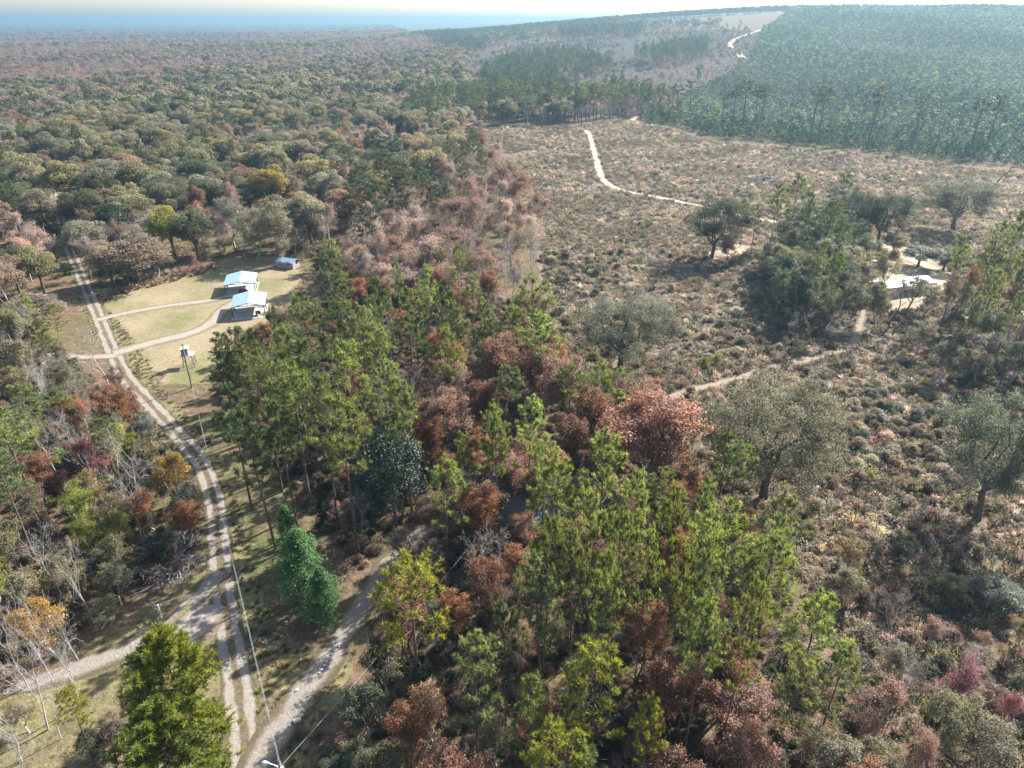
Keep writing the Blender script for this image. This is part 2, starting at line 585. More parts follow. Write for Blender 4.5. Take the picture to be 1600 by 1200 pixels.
def make_shrub(seed, H=1.8, R=1.2, kind='leafy', n=420, size=.16):
    rng = np.random.default_rng(seed)
    T, C = Geo(), Geo()
    st = []
    if kind == 'leafy':
        P, Nv, TT = [], [], []
        for i in range(16):
            d = nrm(rng.normal(size=3)); d[2] = abs(d[2])
            c = d * np.array([R, R, H]) * rng.uniform(.4, .85)
            st.append([rng.normal() * .1, rng.normal() * .1, 0, *c, .02, .008])
            m = n // 16
            o = nrm(rng.normal(size=(m, 3)) + [0, 0, .3])
            P.append(c + o * rng.uniform(.3, 1, (m, 1)) * R * .36); Nv.append(o + [0, 0, .3])
            TT.append(np.clip(rng.uniform(.2, .8) + rng.normal(0, .2, m), 0, 1))
        leaves(C, rng, np.concatenate(P), np.concatenate(Nv), size, .6, np.concatenate(TT), False)
    elif kind == 'broom':                                    # upright dry stems and seed heads
        P, D = [], []
        for i in range(n):
            a = rng.uniform(0, 2 * PI); r = R * math.sqrt(rng.random()) * .6
            b = np.array([math.cos(a) * r * .6, math.sin(a) * r * .6, 0])
            e = np.array([math.cos(a) * r * 1.5, math.sin(a) * r * 1.5, H * rng.uniform(.55, 1.05)])
            s = np.array([-math.sin(a), math.cos(a), 0]) * rng.uniform(.02, .05) * 1.2
            m = (b + e) / 2 + [0, 0, H * .08]
            C.add([b - s, b + s, m + s * .9, m - s * .9, e + s * .3], [[0, 1, 2], [0, 2, 3], [3, 2, 4]], rng.uniform(0, 1))
            if rng.random() < .55:
                P.append(e); D.append([0, 0, 1])
        leaves(C, rng, np.array(P) + rng.normal(size=(len(P), 3)) * .05, np.array(D, float), size, .6, None, False)
    else:                                                    # twiggy, few leaves left
        segs, tips = skeleton(rng, H * .8, .035, .15, 3, 48, (2, 3), .75, .22, .05)
        seg_geo(T, segs, (3, 3, 3, 3))
        clump_leaves(C, rng, tips, n / 70, .18, size, .7, minlv=2)
        norm_height([T, C], H)
    tubes(T, st, 3)
    return T, C

def make_young_pine(seed, H=2.6, kn=14, ln=.38, wd=.075, lv=26):
    rng = np.random.default_rng(seed)
    T, C = Geo(), Geo()
    tubes(T, [[0, 0, 0, 0, 0, H * .95, .035, .012]], 4)
    tp, td, b = [], [], []
    for i in range(lv):
        t = rng.uniform(.1, .95); az = rng.uniform(0, 2 * PI)
        rr = H * .36 * (1 - t) ** .7 * rng.uniform(.7, 1.1)
        q = np.array([math.cos(az) * rr, math.sin(az) * rr, t * H + rr * .35])
        b.append([0, 0, t * H * .92, *q, .014, .006])
        tp.append(q); td.append([math.cos(az), math.sin(az), 1.1])
    tp.append([0, 0, H * .93]); td.append([0, 0, 1])
    tubes(T, b, 3)
    tufts(C, rng, np.array(tp), np.array(td), kn, ln, wd)
    return T, C

def join(T, C):
    """one Geo from two"""
    return T, C

def two_mat_mesh(name, T, C, tm, cm):
    g = Geo()
    nt_ = 0
    for src in (T, C):
        if src.v:
            v = np.concatenate(src.v); f = np.concatenate(src.f); t = np.concatenate(src.t)
            g.add(v, f, t)
            if src is T:
                nt_ = len(f)
    me = g.mesh(name, None)
    me.materials.append(tm); me.materials.append(cm)
    idx = np.ones(len(me.polygons), np.int32); idx[:nt_] = 0
    me.polygons.foreach_set('material_index', idx)
    me.update()
    return me

PR = {}
def reg(key, tc, H, tm, cm):
    PR.setdefault(key, []).append(Proto(tc[0], tc[1], H, M[tm], M[cm]))

for s in range(4):
    reg('pine', make_pine(10 + s, 22, .48 + .04 * (s % 3), 3.5 + .25 * (s % 2), 14, 22, .62, .095, 1.0), 22, 'pinebark', 'needle')
for s in range(2):
    reg('bushpine', make_pine(30 + s, 14, .1, 4.0, 26, 24, .55, .09, 2.5), 14, 'pinebark', 'needle')
for s in range(3):
    reg('sentinel', make_pine(40 + s, 26, .74, 3.3, 7, 16, .8, .16, 1.0, flat=True), 26, 'pinebark', 'needle')
for s in range(3):
    reg('liveoak', make_lobed(50 + s, 15, 8.0, .15, 78, 480, .19, .22, 6, .5, .2, sub=9, fill=.5), 15, 'bark', 'leaf')
for s in range(3):
    reg('russet', make_lobed(60 + s, 16, 4.6, .2, 50, 330, .215, .2, 4, .26, .27, .75, 9, fill=.4), 16, 'bark', 'leaf')
for s in range(3):
    reg('pink', make_bare(70 + s, 14, 4, 36, .22, (1, 3), per=4.2, size=.23, keep=.8, lratio=.52), 14, 'greybark', 'leaf')
for s in range(3):
    reg('bare', make_bare(80 + s, 14, 4, 40, .2, (1, 2), per=.5, size=.2, keep=.3), 14, 'palebark', 'leaf')
for s in range(4):
    reg('dome', make_dome(90 + s, 15, 5.0, 44, 300, .31, lobe=(.2, .34)), 15, 'bark', 'leaf')
for s in range(4):
    reg('upright', make_lobed(100 + s, 14, 3.6, .14, 34, 230, .22, .16, 4, .2, .3, .65, 8, fill=.4), 14, 'greybark', 'leaf')
for s in range(1):
    reg('magnolia', make_dome(110 + s, 15, 4.6, 50, 300, .27, zc=.45, aspect=.5), 15, 'bark', 'gloss')
for s in range(2):
    reg('cedar', make_cedar(120 + s), 9, 'bark', 'leaf')
for s in range(4):
    reg('bush', make_shrub(130 + s, 1.8, 1.25, 'leafy', 560, .17), 1.8, 'bark', 'leaf')
for s in range(2):
    reg('twigbush', make_shrub(140 + s, 2.0, 1.2, 'twig', 300, .17), 2.0, 'greybark', 'leaf')
for s in range(3):
    reg('youngpine', make_young_pine(150 + s), 2.6, 'pinebark', 'needle')

PR['forestoak'] = PR['liveoak']

# ------------------------------------------------------------------ tagging, naming
def tag(o, label=None, cat=None, group=None, kind=None):
    if label: o['label'] = label
    if cat: o['category'] = cat
    if group: o['group'] = group
    if kind: o['kind'] = kind
    return o

def mobj(name, me, parent=None):
    o = bpy.data.objects.new(name, me)
    COL.objects.link(o)
    if parent is not None:
        o.parent = parent
    return o

def empty(name, loc, rz=0.0):
    o = bpy.data.objects.new(name, None)
    o.empty_display_size = .3
    COL.objects.link(o)
    o.location = loc
    o.rotation_euler = (0, 0, rz)
    return o

LAND = []
def landmark(name, px, py):
    p = at(px, py); LAND.append((name, p.x, p.y))
for a in (('far carport', 380, 455), ('near carport', 388, 485), ('deer stand', 296, 570), ('brush pile', 270, 880), ('burnt log heap', 1190, 283),
          ('white mobile home', 1405, 452), ('driveway fork', 415, 1130), ('sand track bend', 945, 285), ('rusty trailer', 1131, 405), ('hidden house', 790, 775),
          ('small shed', 450, 415), ('orange marker', 439, 1048), ('slab by drive', 465, 1128), ('hill road bend', 1150, 85), ('sand road', 992, 190), ('scrap sheets', 1575, 497), ('west lane', 60, 556), ('meter post', 477, 462), ('side drive', 205, 1012), ('worn track', 1140, 596), ('lime dome tree', 262, 395), ('vase-shaped oak', 1482, 372), ('round oak', 972, 575), ('forked grey oak', 1200, 765), ('feathery cedar', 480, 960)):
    landmark(*a)
USED = set()
ONES = 'zero one two three four five six seven eight nine ten eleven twelve thirteen fourteen fifteen sixteen seventeen eighteen nineteen'.split()
TENS = 'x x twenty thirty forty fifty sixty seventy eighty ninety'.split()
def num(n):
    n = int(n)
    return ONES[n] if n < 20 else TENS[n // 10] + ('-' + ONES[n % 10] if n % 10 else '') if n < 100 else 'hundred'
def where(desc, x, y, h=0.0, extra=()):
    """how a thing looks, what it stands by, and its place in the photograph"""
    lm = min(LAND, key=lambda a: (a[1] - x) ** 2 + (a[2] - y) ** 2)
    dx, dy = x - lm[1], y - lm[2]
    if abs(dy) > 2.2 * abs(dx): rel = 'beyond' if dy > 0 else 'before'
    elif abs(dx) > 2.2 * abs(dy): rel = 'right of' if dx > 0 else 'left of'
    else: rel = ('beyond-right of' if dx > 0 else 'beyond-left of') if dy > 0 else ('before-right of' if dx > 0 else 'before-left of')
    px, py = proj(x, y, float(hgt(x, y)) + h)
    ax, ay = min(99, max(0, round(float(px) / 16))), min(99, max(0, round(float(py) / 12)))
    for pre in ('',) + tuple(extra) + ('pale ', 'plain ', 'slender ', 'scruffy ', 'ragged '):
        t = f"{pre}{desc} {rel} {lm[0]}, {num(ax)} percent across, {num(ay)} down"
        if t not in USED:
            break
    USED.add(t)
    return t

# colour keys: base colour, word
CO = {
 'pine': ((.132, .165, .060), 'bright green tufted pine'), 'pine_d': ((.068, .098, .042), 'dark green pine'), 'pine_y': ((.20, .215, .04), 'yellow green tufted pine'),
 'pine_b': ((.185, .230, .040), 'fresh green bushy pine'), 'pine_g': ((.12, .148, .072), 'dull green pine'), 'pine_l': ((.160, .195, .072), 'light green tufted pine'), 'pine_f': ((.050, .068, .038), 'dark tall pine'),
 'liveoak': ((.108, .118, .082), 'grey green spreading oak'), 'liveoak_l': ((.145, .155, .112), 'dusty grey spreading oak'), 'liveoak_d': ((.045, .055, .034), 'dark spreading oak'),
 'russet': ((.235, .130, .085), 'russet brown leafed oak'), 'rust_big': ((.23, .128, .090), 'orange brown leafed oak'), 'rust_o': ((.25, .125, .068), 'orange brown leafed tree'), 'rust_p': ((.25, .155, .122), 'pinkish brown leafed oak'),
 'rust_d': ((.20, .108, .075), 'dark rust leafed tree'), 'pink': ((.35, .27, .245), 'pinkish grey thin tree'), 'red': ((.19, .062, .066), 'crimson leafed small tree'),
 'pinkred': ((.26, .10, .105), 'pink red leafed tree'), 'bare': ((.20, .13, .08), 'bare whitish branched tree'), 'bare_g': ((.20, .13, .08), 'bare grey twiggy tree'),
 'olive': ((.175, .168, .088), 'olive green rounded tree'), 'olive_y': ((.195, .182, .098), 'yellowish olive rounded tree'), 'olive_d': ((.092, .105, .058), 'dark green rounded tree'),
 'olive_g': ((.20, .19, .135), 'greyish olive rounded tree'), 'brown': ((.19, .142, .102), 'brownish rounded tree'), 'lime': ((.20, .225, .045), 'lime yellow leafy tree'),
 'yellow': ((.27, .185, .045), 'golden yellow leafed tree'), 'magnolia': ((.030, .050, .024), 'glossy dark green evergreen'), 'cedar': ((.075, .155, .055), 'bright green feathery cedar'),
 'cedar_d': ((.018, .034, .018), 'dark small cedar'), 'tan': ((.20, .16, .085), 'tan leafed upright tree'),
}
KIND = {  # species -> object name, category, group
 'pine': ('pine_tree', 'pine tree', 'pines of the nearer woods'), 'bushpine': ('pine_tree', 'pine tree', 'pines of the nearer woods'),
 'sentinel': ('pine_tree', 'pine tree', 'tall pines at the clearing edge'),
 'liveoak': ('spreading_oak_tree', 'oak tree', 'spreading oaks on the clearing'),
 'russet': ('russet_tree', 'autumn tree', 'brown leafed trees of the wood'), 'pink': ('thin_tree', 'thin tree', 'half bare trees'),
 'bare': ('bare_tree', 'bare tree', 'bare trees'), 'dome': ('broadleaf_tree', 'tree', 'rounded trees of the forest'),
 'upright': ('upright_tree', 'tree', 'upright leafy trees'), 'magnolia': ('broadleaf_tree', 'tree', 'rounded trees of the forest'),
 'forestoak': ('broadleaf_tree', 'tree', 'rounded trees of the forest'),
 'cedar': ('cedar_tree', 'cedar tree', 'cedars'),
 'bush': ('shrub', 'shrub', 'shrubs of the clearing and wood edge'), 'twigbush': ('shrub', 'shrub', 'shrubs of the clearing and wood edge'),
 'youngpine': ('young_pine', 'young pine', 'young planted pines'),
}
RNG = np.random.default_rng(7)
COUNT = {}
HERO = []          # x, y, radius

def jitter(c, a=.13):
    k = 1 + RNG.normal(0, a); h = RNG.normal(0, a * .45)
    return (max(.006, c[0] * k * (1 + h)), max(.006, c[1] * k), max(.006, c[2] * k * (1 - h)), 1)

def plant(sp, x, y, W, H, ck, label=None, proto=None, rz=None, tilt=None, jit=.13, parts=True, smallname=None):
    pl = PR[sp]
    p = pl[proto if proto is not None else int(RNG.integers(len(pl)))]
    name, cat, grp = KIND[sp]
    z = float(hgt(x, y))
    base, desc = CO[ck]
    o = empty(name, (x, y, z - .03), RNG.uniform(0, 2 * PI) if rz is None else rz)
    o.scale = (W / p.W, W / p.W, H / p.H)
    if tilt:
        o.rotation_euler = (tilt[0], tilt[1], o.rotation_euler[2])
    if p.trunk is not None:
        t = mobj('stem' if cat == 'shrub' else 'trunk', p.trunk, o)
    if p.crown is not None:
        c = mobj('foliage' if cat == 'shrub' else 'crown', p.crown, o)
        c.color = jitter(base, jit)
    tag(o, label if label else where(desc, x, y, H * .6, (('tall ' if H > p.H else 'small '), ('broad ' if W > p.W else 'narrow '))), cat, grp)
    if label:
        USED.add(label)
    COUNT[name] = COUNT.get(name, 0) + 1
    return o

def hero(sp, px, py, wpx, H, ck, label=None, base=False, proto=None, tilt=None, cf=None):
    """base=True: (px, py) is the foot of the trunk; else the middle of the crown"""
    cz = cf if cf is not None else {'pine': .76, 'bushpine': .52, 'sentinel': .87, 'liveoak': .62, 'russet': .58, 'pink': .58, 'bare': .58, 'dome': .66, 'upright': .56, 'magnolia': .55, 'cedar': .45}.get(sp, .5)
    if base:
        p = at(px, py)
    else:
        p = at(px, py, cz * H)
    W = wpx * depth(p.x, p.y, cz * H) / FPX * (.9 if sp == 'pine' else .86 if sp == 'cedar' else 1.0)
    HERO.append((p.x, p.y, W * .5))
    return plant(sp, p.x, p.y, W, H, ck, label, proto, tilt=tilt)
# ------------------------------------------------------------------ ground and sheets
def grid_obj(name, v, f, mat, kind='structure', attrs=None, smooth=True):
    me = bpy.data.meshes.new(name)
    me.from_pydata([tuple(map(float, p)) for p in v], [], [tuple(map(int, q)) for q in f])
    if smooth:
        me.polygons.foreach_set('use_smooth', np.ones(len(me.polygons), bool))
    for k, a in (attrs or {}).items():
        t = me.attributes.new(k, 'FLOAT', 'POINT'); t.data.foreach_set('value', np.asarray(a, np.float32))
    me.materials.append(mat)
    o = mobj(name, me)
    if kind:
        o['kind'] = kind
    return o

def ground_mat():
    m, nt, out = new_mat('forest_floor')
    n1 = noise(nt, .035, 5, .6)
    n2 = noise(nt, .9, 8, .75)
    litter = ramp(nt, n2, [(.28, (.05, .036, .024)), (.5, (.11, .075, .048)), (.72, (.21, .145, .095))])
    green = ramp(nt, n2, [(.3, (.035, .04, .018)), (.7, (.12, .12, .05))])
    c = mixc(nt, ramp(nt, n1, [(.48, (0, 0, 0)), (.62, (1, 1, 1))]), litter, green)
    bsdf(nt, out, c, .95, .05, bump=n2, bump_s=.8)
    return m

def field_mat(name, stops, stops2, big=.03, fine=.8):
    m, nt, out = new_mat(name)
    n1 = noise(nt, big, 6, .65, .4)
    n2 = noise(nt, fine, 8, .78)
    a = ramp(nt, n2, stops); b = ramp(nt, n2, stops2)
    c = mixc(nt, ramp(nt, n1, [(.42, (0, 0, 0)), (.6, (1, 1, 1))]), a, b)
    bsdf(nt, out, c, .95, .05, bump=n2, bump_s=.9)
    return m

M['ground'] = ground_mat()
M['clearing'] = field_mat('dry_brush_ground', [(.3, (.075, .06, .044)), (.5, (.145, .115, .085)), (.7, (.25, .20, .155))], [(.3, (.05, .046, .032)), (.55, (.105, .09, .062)), (.75, (.19, .155, .115))])
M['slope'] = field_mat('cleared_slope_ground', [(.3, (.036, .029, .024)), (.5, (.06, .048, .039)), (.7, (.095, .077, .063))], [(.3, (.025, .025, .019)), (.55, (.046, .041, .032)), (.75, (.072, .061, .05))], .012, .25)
M['verge'] = field_mat('rough_grass_ground', [(.3, (.075, .065, .032)), (.5, (.16, .14, .065)), (.7, (.27, .235, .12))], [(.3, (.05, .048, .03)), (.55, (.12, .095, .06)), (.75, (.24, .18, .12))], .11, 1.1)

def lawn_mat():
    m, nt, out = new_mat('mown_lawn')
    n1 = noise(nt, .07, 5, .6)
    n2 = noise(nt, 1.6, 6, .7)
    g = N(nt, 'ShaderNodeNewGeometry')
    mp = N(nt, 'ShaderNodeMapping')
    mp.inputs['Rotation'].default_value = (0, 0, rad(14))
    nt.links.new(g.outputs['Position'], mp.inputs[0])
    w = N(nt, 'ShaderNodeTexWave')
    w.inputs['Scale'].default_value = .28
    w.inputs['Distortion'].default_value = 1.6
    w.inputs['Detail'].default_value = 3
    nt.links.new(mp.outputs[0], w.inputs[0])
    tan = ramp(nt, n2, [(.25, (.15, .118, .072)), (.75, (.265, .212, .138))])
    grn = ramp(nt, n2, [(.25, (.075, .08, .030)), (.75, (.15, .145, .062))])
    n3 = noise(nt, .45, 5, .7)
    f = mth(nt, 'ADD', mth(nt, 'ADD', mth(nt, 'MULTIPLY', n1, .7), mth(nt, 'MULTIPLY', n3, .3)), mth(nt, 'MULTIPLY', w.outputs[1], .05))
    c = mixc(nt, ramp(nt, f, [(.46, (0, 0, 0)), (.64, (.9, .9, .9))]), tan, grn)
    bsdf(nt, out, c, .95, .05, bump=n2, bump_s=.4)
    return m
M['lawn'] = lawn_mat()

def track_mat(name, pale, mid, edge, sep=.45, half=.30, wob=.55, full=False):
    """a dirt road: two worn wheel tracks, a strip of litter between them, rough edges"""
    m, nt, out = new_mat(name)
    a = N(nt, 'ShaderNodeAttribute', attribute_name='across')
    n0 = noise(nt, .35, 5, .65)
    n1 = noise(nt, 2.4, 7, .75)
    u = mth(nt, 'ABSOLUTE', a.outputs['Fac'])
    d = mth(nt, 'ABSOLUTE', mth(nt, 'SUBTRACT', u, 0.0 if full else sep))
    d = mth(nt, 'ADD', d, mth(nt, 'MULTIPLY', mth(nt, 'SUBTRACT', n0, .5), wob))
    d = mth(nt, 'ADD', d, mth(nt, 'MULTIPLY', mth(nt, 'SUBTRACT', n1, .5), wob * .55))
    k = ramp(nt, d, [(half * .75, (1, 1, 1)), (half * 1.25, (0, 0, 0))])
    p = ramp(nt, n1, [(.25, tuple(x * .66 for x in pale)), (.5, pale), (.78, tuple(min(.8, x * 1.3) for x in pale))])
    q = ramp(nt, n1, [(.28, tuple(x * .55 for x in mid)), (.7, tuple(x * 1.5 for x in mid))])
    e = ramp(nt, n1, [(.28, tuple(x * .6 for x in edge)), (.7, tuple(x * 1.5 for x in edge))])
    ue = mth(nt, 'ADD', u, mth(nt, 'MULTIPLY', mth(nt, 'SUBTRACT', n0, .5), .5))
    rest = mixc(nt, ramp(nt, ue, [(.55, (0, 0, 0)), (.8, (1, 1, 1))]), q, e)
    c = mixc(nt, k, rest, p)
    bsdf(nt, out, c, .95, .05, bump=n1, bump_s=.6)
    return m
M['road'] = track_mat('gravel_two_track', (.215, .188, .158), (.10, .08, .052), (.08, .072, .04), sep=.5, half=.26, wob=.75)
M['drive'] = track_mat('gravel_drive', (.195, .172, .146), (.115, .088, .06), (.08, .066, .042), full=True, half=.55, wob=1.3)
M['strip'] = track_mat('worn_gravel_strip', (.235, .205, .17), (.18, .152, .115), (.13, .108, .065), full=True, half=.5, wob=1.0)
M['sand'] = track_mat('sand_track', (.36, .285, .205), (.25, .195, .14), (.14, .11, .08), full=True, half=.72, wob=.5)
M['faint'] = track_mat('faint_track', (.21, .168, .125), (.14, .112, .082), (.11, .09, .065), full=True, half=.42, wob=1.7)
M['yard'] = field_mat('sandy_yard', [(.3, (.22, .175, .12)), (.5, (.34, .27, .19)), (.7, (.43, .35, .255))], [(.3, (.13, .11, .08)), (.6, (.25, .205, .15)), (.8, (.36, .30, .225))], .06, .7)

def polar_ground():
    rs = np.concatenate([[0.5], np.linspace(20, 1000, 70), np.geomspace(1030, 14500, 46)])
    na = 200
    th = np.linspace(0, 2 * PI, na, endpoint=False)
    v, f = [], []
    for r in rs:
        x, y = r * np.sin(th), r * np.cos(th)
        v.append(np.stack([x, y, hgt(x, y)], 1))
    v = np.concatenate(v)
    for i in range(len(rs) - 1):
        for j in range(na):
            k = (j + 1) % na
            f.append((i * na + j, (i + 1) * na + j, (i + 1) * na + k, i * na + k))
    f.append(tuple(range(na)))
    return grid_obj('ground', v, f, M['ground'])
polar_ground()

def patch(name, poly, cell, mat, lift, bounds, kind='structure'):
    """a sheet that follows the terrain over the ground seen inside a polygon of the photograph"""
    x0, x1, y0, y1 = bounds
    nx, ny = int((x1 - x0) / cell), int((y1 - y0) / cell)
    gx, gy = np.meshgrid(x0 + np.arange(nx + 1) * cell, y0 + np.arange(ny + 1) * cell)
    cx, cyy = gx[:-1, :-1] + cell / 2, gy[:-1, :-1] + cell / 2
    px, py = proj(cx, cyy, hgt(cx, cyy))
    ok = in_poly(px, py, poly)
    ids = -np.ones(gx.shape, int); v, f = [], []
    r = np.random.default_rng(3)
    jx = r.uniform(-.38, .38, gx.shape) * cell; jy = r.uniform(-.38, .38, gx.shape) * cell
    for i, j in zip(*np.nonzero(ok)):
        q = []
        for a, b in ((i, j), (i, j + 1), (i + 1, j + 1), (i + 1, j)):
            if ids[a, b] < 0:
                ids[a, b] = len(v)
                X, Y = gx[a, b] + jx[a, b], gy[a, b] + jy[a, b]
                v.append((X, Y, float(hgt(X, Y)) + lift))
            q.append(ids[a, b])
        f.append(q)
    return grid_obj(name, v, f, mat, kind)

CLEAR = [(735, 200), (800, 195), (905, 198), (985, 190), (1060, 205), (1110, 222), (1180, 226), (1250, 233), (1330, 240), (1400, 248), (1480, 260), (1600, 272), (2000, 310),
         (2900, 700), (3600, 1500), (1900, 1500), (1480, 1230), (1330, 1080), (1280, 960), (1230, 880), (1150, 800), (1110, 720), (1090, 640), (1000, 600), (900, 590), (860, 520), (850, 420), (835, 350), (790, 280), (745, 235)]
SLOPE = [(770, 168), (1000, 182), (1080, 150), (1150, 112), (1172, 92), (1190, 50), (1120, 46), (1000, 52), (900, 62), (800, 72), (740, 86), (720, 120)]
PLANT = [(990, 190), (1070, 152), (1150, 112), (1172, 92), (1192, 48), (1250, 10), (1400, -20), (2400, -60), (2600, 330), (2000, 306), (1600, 262), (1480, 252), (1400, 242), (1250, 228), (1110, 215), (1060, 199)]
LAWN = [(160, 452), (180, 447), (250, 432), (330, 418), (352, 405), (420, 400), (458, 404), (470, 430), (455, 465), (425, 497), (398, 520), (345, 560), (330, 600), (262, 602), (235, 570), (200, 520), (165, 480)]
WESTYARD = [(335, 890), (300, 905), (240, 935), (160, 985), (90, 1040), (-40, 1110), (-60, 1230), (390, 1230), (360, 1090), (345, 990), (338, 920)]
CORRIDOR = [(60, 230), (80, 235), (112, 330), (135, 400), (185, 470), (250, 600), (330, 690), (375, 790), (400, 900), (440, 1010), (500, 1010), (600, 900), (640, 905), (560, 1010), (520, 1100), (470, 1250), (340, 1250), (330, 1000), (315, 850), (290, 750), (215, 650), (145, 520), (105, 420), (80, 340)]
EASTCUT = [(355, 700), (392, 790), (415, 850), (415, 1000), (470, 1060), (420, 1120), (380, 1090), (362, 960), (352, 850), (335, 760)]
YARD = [(1382, 392), (1420, 385), (1460, 402), (1490, 425), (1480, 455), (1440, 480), (1390, 490), (1345, 470), (1340, 450), (1380, 430)]
PALEPATCH = [(1104, 398), (1122, 386), (1150, 380), (1172, 385), (1168, 396), (1140, 403), (1118, 408)]

patch('clearing_ground', CLEAR, 2.5, M['clearing'], .05, (-40, 330, 40, 500))
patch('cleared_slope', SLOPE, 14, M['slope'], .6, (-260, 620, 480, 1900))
patch('lawn', LAWN, 1.2, M['lawn'], .02, (-115, -35, 105, 200))
patch('rough_verge', CORRIDOR, 1.5, M['verge'], .012, (-230, 5, 38, 420))
patch('grassy_yard', WESTYARD, 1.2, M['verge'], .024, (-60, -12, 38, 75))
patch('sandy_yard', YARD, 1.5, M['yard'], .075, (70, 140, 145, 215))
patch('pale_sandy_patch', PALEPATCH, 2, M['yard'], .07, (35, 110, 190, 235))

def catmull(P, step):
    P = [np.array(p[:2], float) for p in P]
    P = [2 * P[0] - P[1]] + P + [2 * P[-1] - P[-2]]
    out = []
    for i in range(1, len(P) - 2):
        a, b, c, d = P[i - 1:i + 3]
        n = max(2, int(np.linalg.norm(c - b) / step))
        for k in range(n):
            t = k / n
            out.append(.5 * ((2 * b) + (c - a) * t + (2 * a - 5 * b + 4 * c - d) * t * t + (3 * b - a - 3 * c + d) * t ** 3))
    out.append(P[-2])
    return np.array(out)

ROADS = []
def ribbon(name, pts, width, mat, lift, step=1.5, avoid=.5):
    c = catmull([at(*p) for p in pts], step)
    tp_ = np.minimum(1, np.linspace(1, 0, len(c)) * 4 + .25) if name in ('side_drive', 'worn_track', 'gravel_driveway') else np.ones(len(c))
    t = nrm(np.gradient(c, axis=0)); nv = np.stack([t[:, 1], -t[:, 0]], 1)
    us = np.linspace(-1, 1, 9)
    rr = np.random.default_rng(len(ROADS) + 5)
    v, across = [], []
    for i in range(len(c)):
        w = width * .5 * (1 + .07 * rr.normal()) * tp_[i]
        for u in us:
            q = c[i] + nv[i] * u * w
            v.append((q[0], q[1], float(hgt(*q)) + lift)); across.append(u)
    f = [(i * 9 + j, i * 9 + j + 1, (i + 1) * 9 + j + 1, (i + 1) * 9 + j) for i in range(len(c) - 1) for j in range(8)]
    ROADS.append((c, width * avoid))
    return grid_obj(name, v, f, mat, 'structure', {'across': across})

ribbon('gravel_road', [(392, 1330), (385, 1210), (377, 1110), (360, 1000), (348, 920), (342, 850), (334, 780), (312, 720), (270, 670), (232, 628), (205, 600), (186, 570), (168, 530), (152, 490), (138, 458), (122, 420), (108, 388), (100, 360), (88, 320), (82, 300), (76, 275), (70, 255)], 3.3, M['road'], .032)
ribbon('gravel_driveway', [(360, 1290), (410, 1180), (450, 1120), (500, 1050), (548, 975), (580, 925), (612, 880), (650, 840), (700, 805)], 3.7, M['drive'], .040)
ribbon('side_drive', [(345, 893), (318, 925), (285, 955), (255, 985), (205, 1012), (150, 1035), (105, 1050), (50, 1068), (5, 1082)], 3.4, M['drive'], .040)
ribbon('sandy_apron', [(330, 945), (312, 968), (290, 990), (262, 1010), (235, 1020)], 6.5, M['strip'], .048)
ribbon('lawn_track', [(152, 500), (185, 492), (230, 483), (275, 476), (335, 468), (375, 452)], 3.0, M['strip'], .044)
ribbon('lawn_lane', [(178, 552), (215, 542), (260, 530), (300, 520), (330, 505), (348, 485), (372, 470)], 4.2, M['strip'], .046)
ribbon('west_lane', [(182, 556), (120, 558), (70, 552), (0, 556), (-60, 560)], 2.6, M['strip'], .044)
ribbon('sand_track', [(906, 199), (920, 209), (926, 228), (932, 250), (938, 272), (948, 286), (970, 297), (1005, 304), (1045, 312), (1080, 319), (1130, 330), (1185, 342), (1250, 354), (1320, 366), (1375, 382), (1400, 396)], 3.6, M['sand'], .085)
ribbon('sand_road', [(1002, 206), (994, 194), (990, 186), (994, 178)], 5.2, M['sand'], .085)
ribbon('hill_road', [(1172, 108), (1168, 100), (1158, 90), (1152, 80), (1140, 72), (1150, 62), (1168, 55), (1190, 48)], 9.0, M['sand'], 1.2, 4)
ribbon('worn_track', [(1020, 630), (1090, 607), (1140, 596), (1190, 580), (1240, 566), (1290, 556), (1330, 540), (1345, 505), (1350, 480)], 3.2, M['faint'], .08, avoid=.36)
ribbon('yard_drive', [(1400, 396), (1432, 408), (1462, 424), (1470, 442), (1440, 458), (1405, 470)], 6.0, M['sand'], .095)

# ------------------------------------------------------------------ built things
M['roofmetal'] = flat_mat('galvanised_roof', (.18, .26, .32), .75, .2, 0, .10, .8)
M['whiteroof'] = flat_mat('white_roof', (.42, .42, .42), .5, .4, 0, .05, .7)
M['whitepaint'] = flat_mat('white_paint', (.29, .29, .29), .5, .4, 0, .07, 1.5)
M['greyroof'] = flat_mat('grey_shingle', (.17, .16, .175), .9, .1, 0, .3, 3)
M['darkwood'] = flat_mat('dark_wood', (.075, .055, .042), .85, .1, 0, .3, 4)
M['greywood'] = flat_mat('weathered_wood', (.30, .27, .235), .85, .1, 0, .25, 4)
M['palewood'] = flat_mat('pale_dead_wood', (.62, .56, .50), .85, .1, 0, .15, 4)
M['concrete'] = flat_mat('pale_concrete', (.34, .318, .29), .9, .1, 0, .14, .6)
M['charred'] = flat_mat('charred_log', (.055, .058, .068), .7, .3, 0, .6, 2.5)
M['ashgrey'] = flat_mat('ash_grey_log', (.22, .225, .245), .8, .2, 0, .4, 2.5)
M['rust'] = flat_mat('rusty_metal', (.10, .035, .028), .8, .2, .2, .3, 3)
M['black'] = flat_mat('dark_rubber', (.02, .02, .022), .8, .2)
M['redpaint'] = flat_mat('faded_red_paint', (.20, .04, .03), .5, .4)
M['glass'] = flat_mat('dark_window', (.03, .035, .045), .08, .6)
M['orange'] = flat_mat('orange_plate', (.75, .24, .03), .5, .3)
M['lilacwall'] = flat_mat('pale_siding', (.38, .365, .385), .7, .2, 0, .06, 2)
M['wire'] = flat_mat('aluminium_wire', (.30, .31, .32), .4, .5, .3, .05)
M['blueiron'] = flat_mat('pale_blue_steel', (.45, .58, .68), .45, .5, .3, .08)
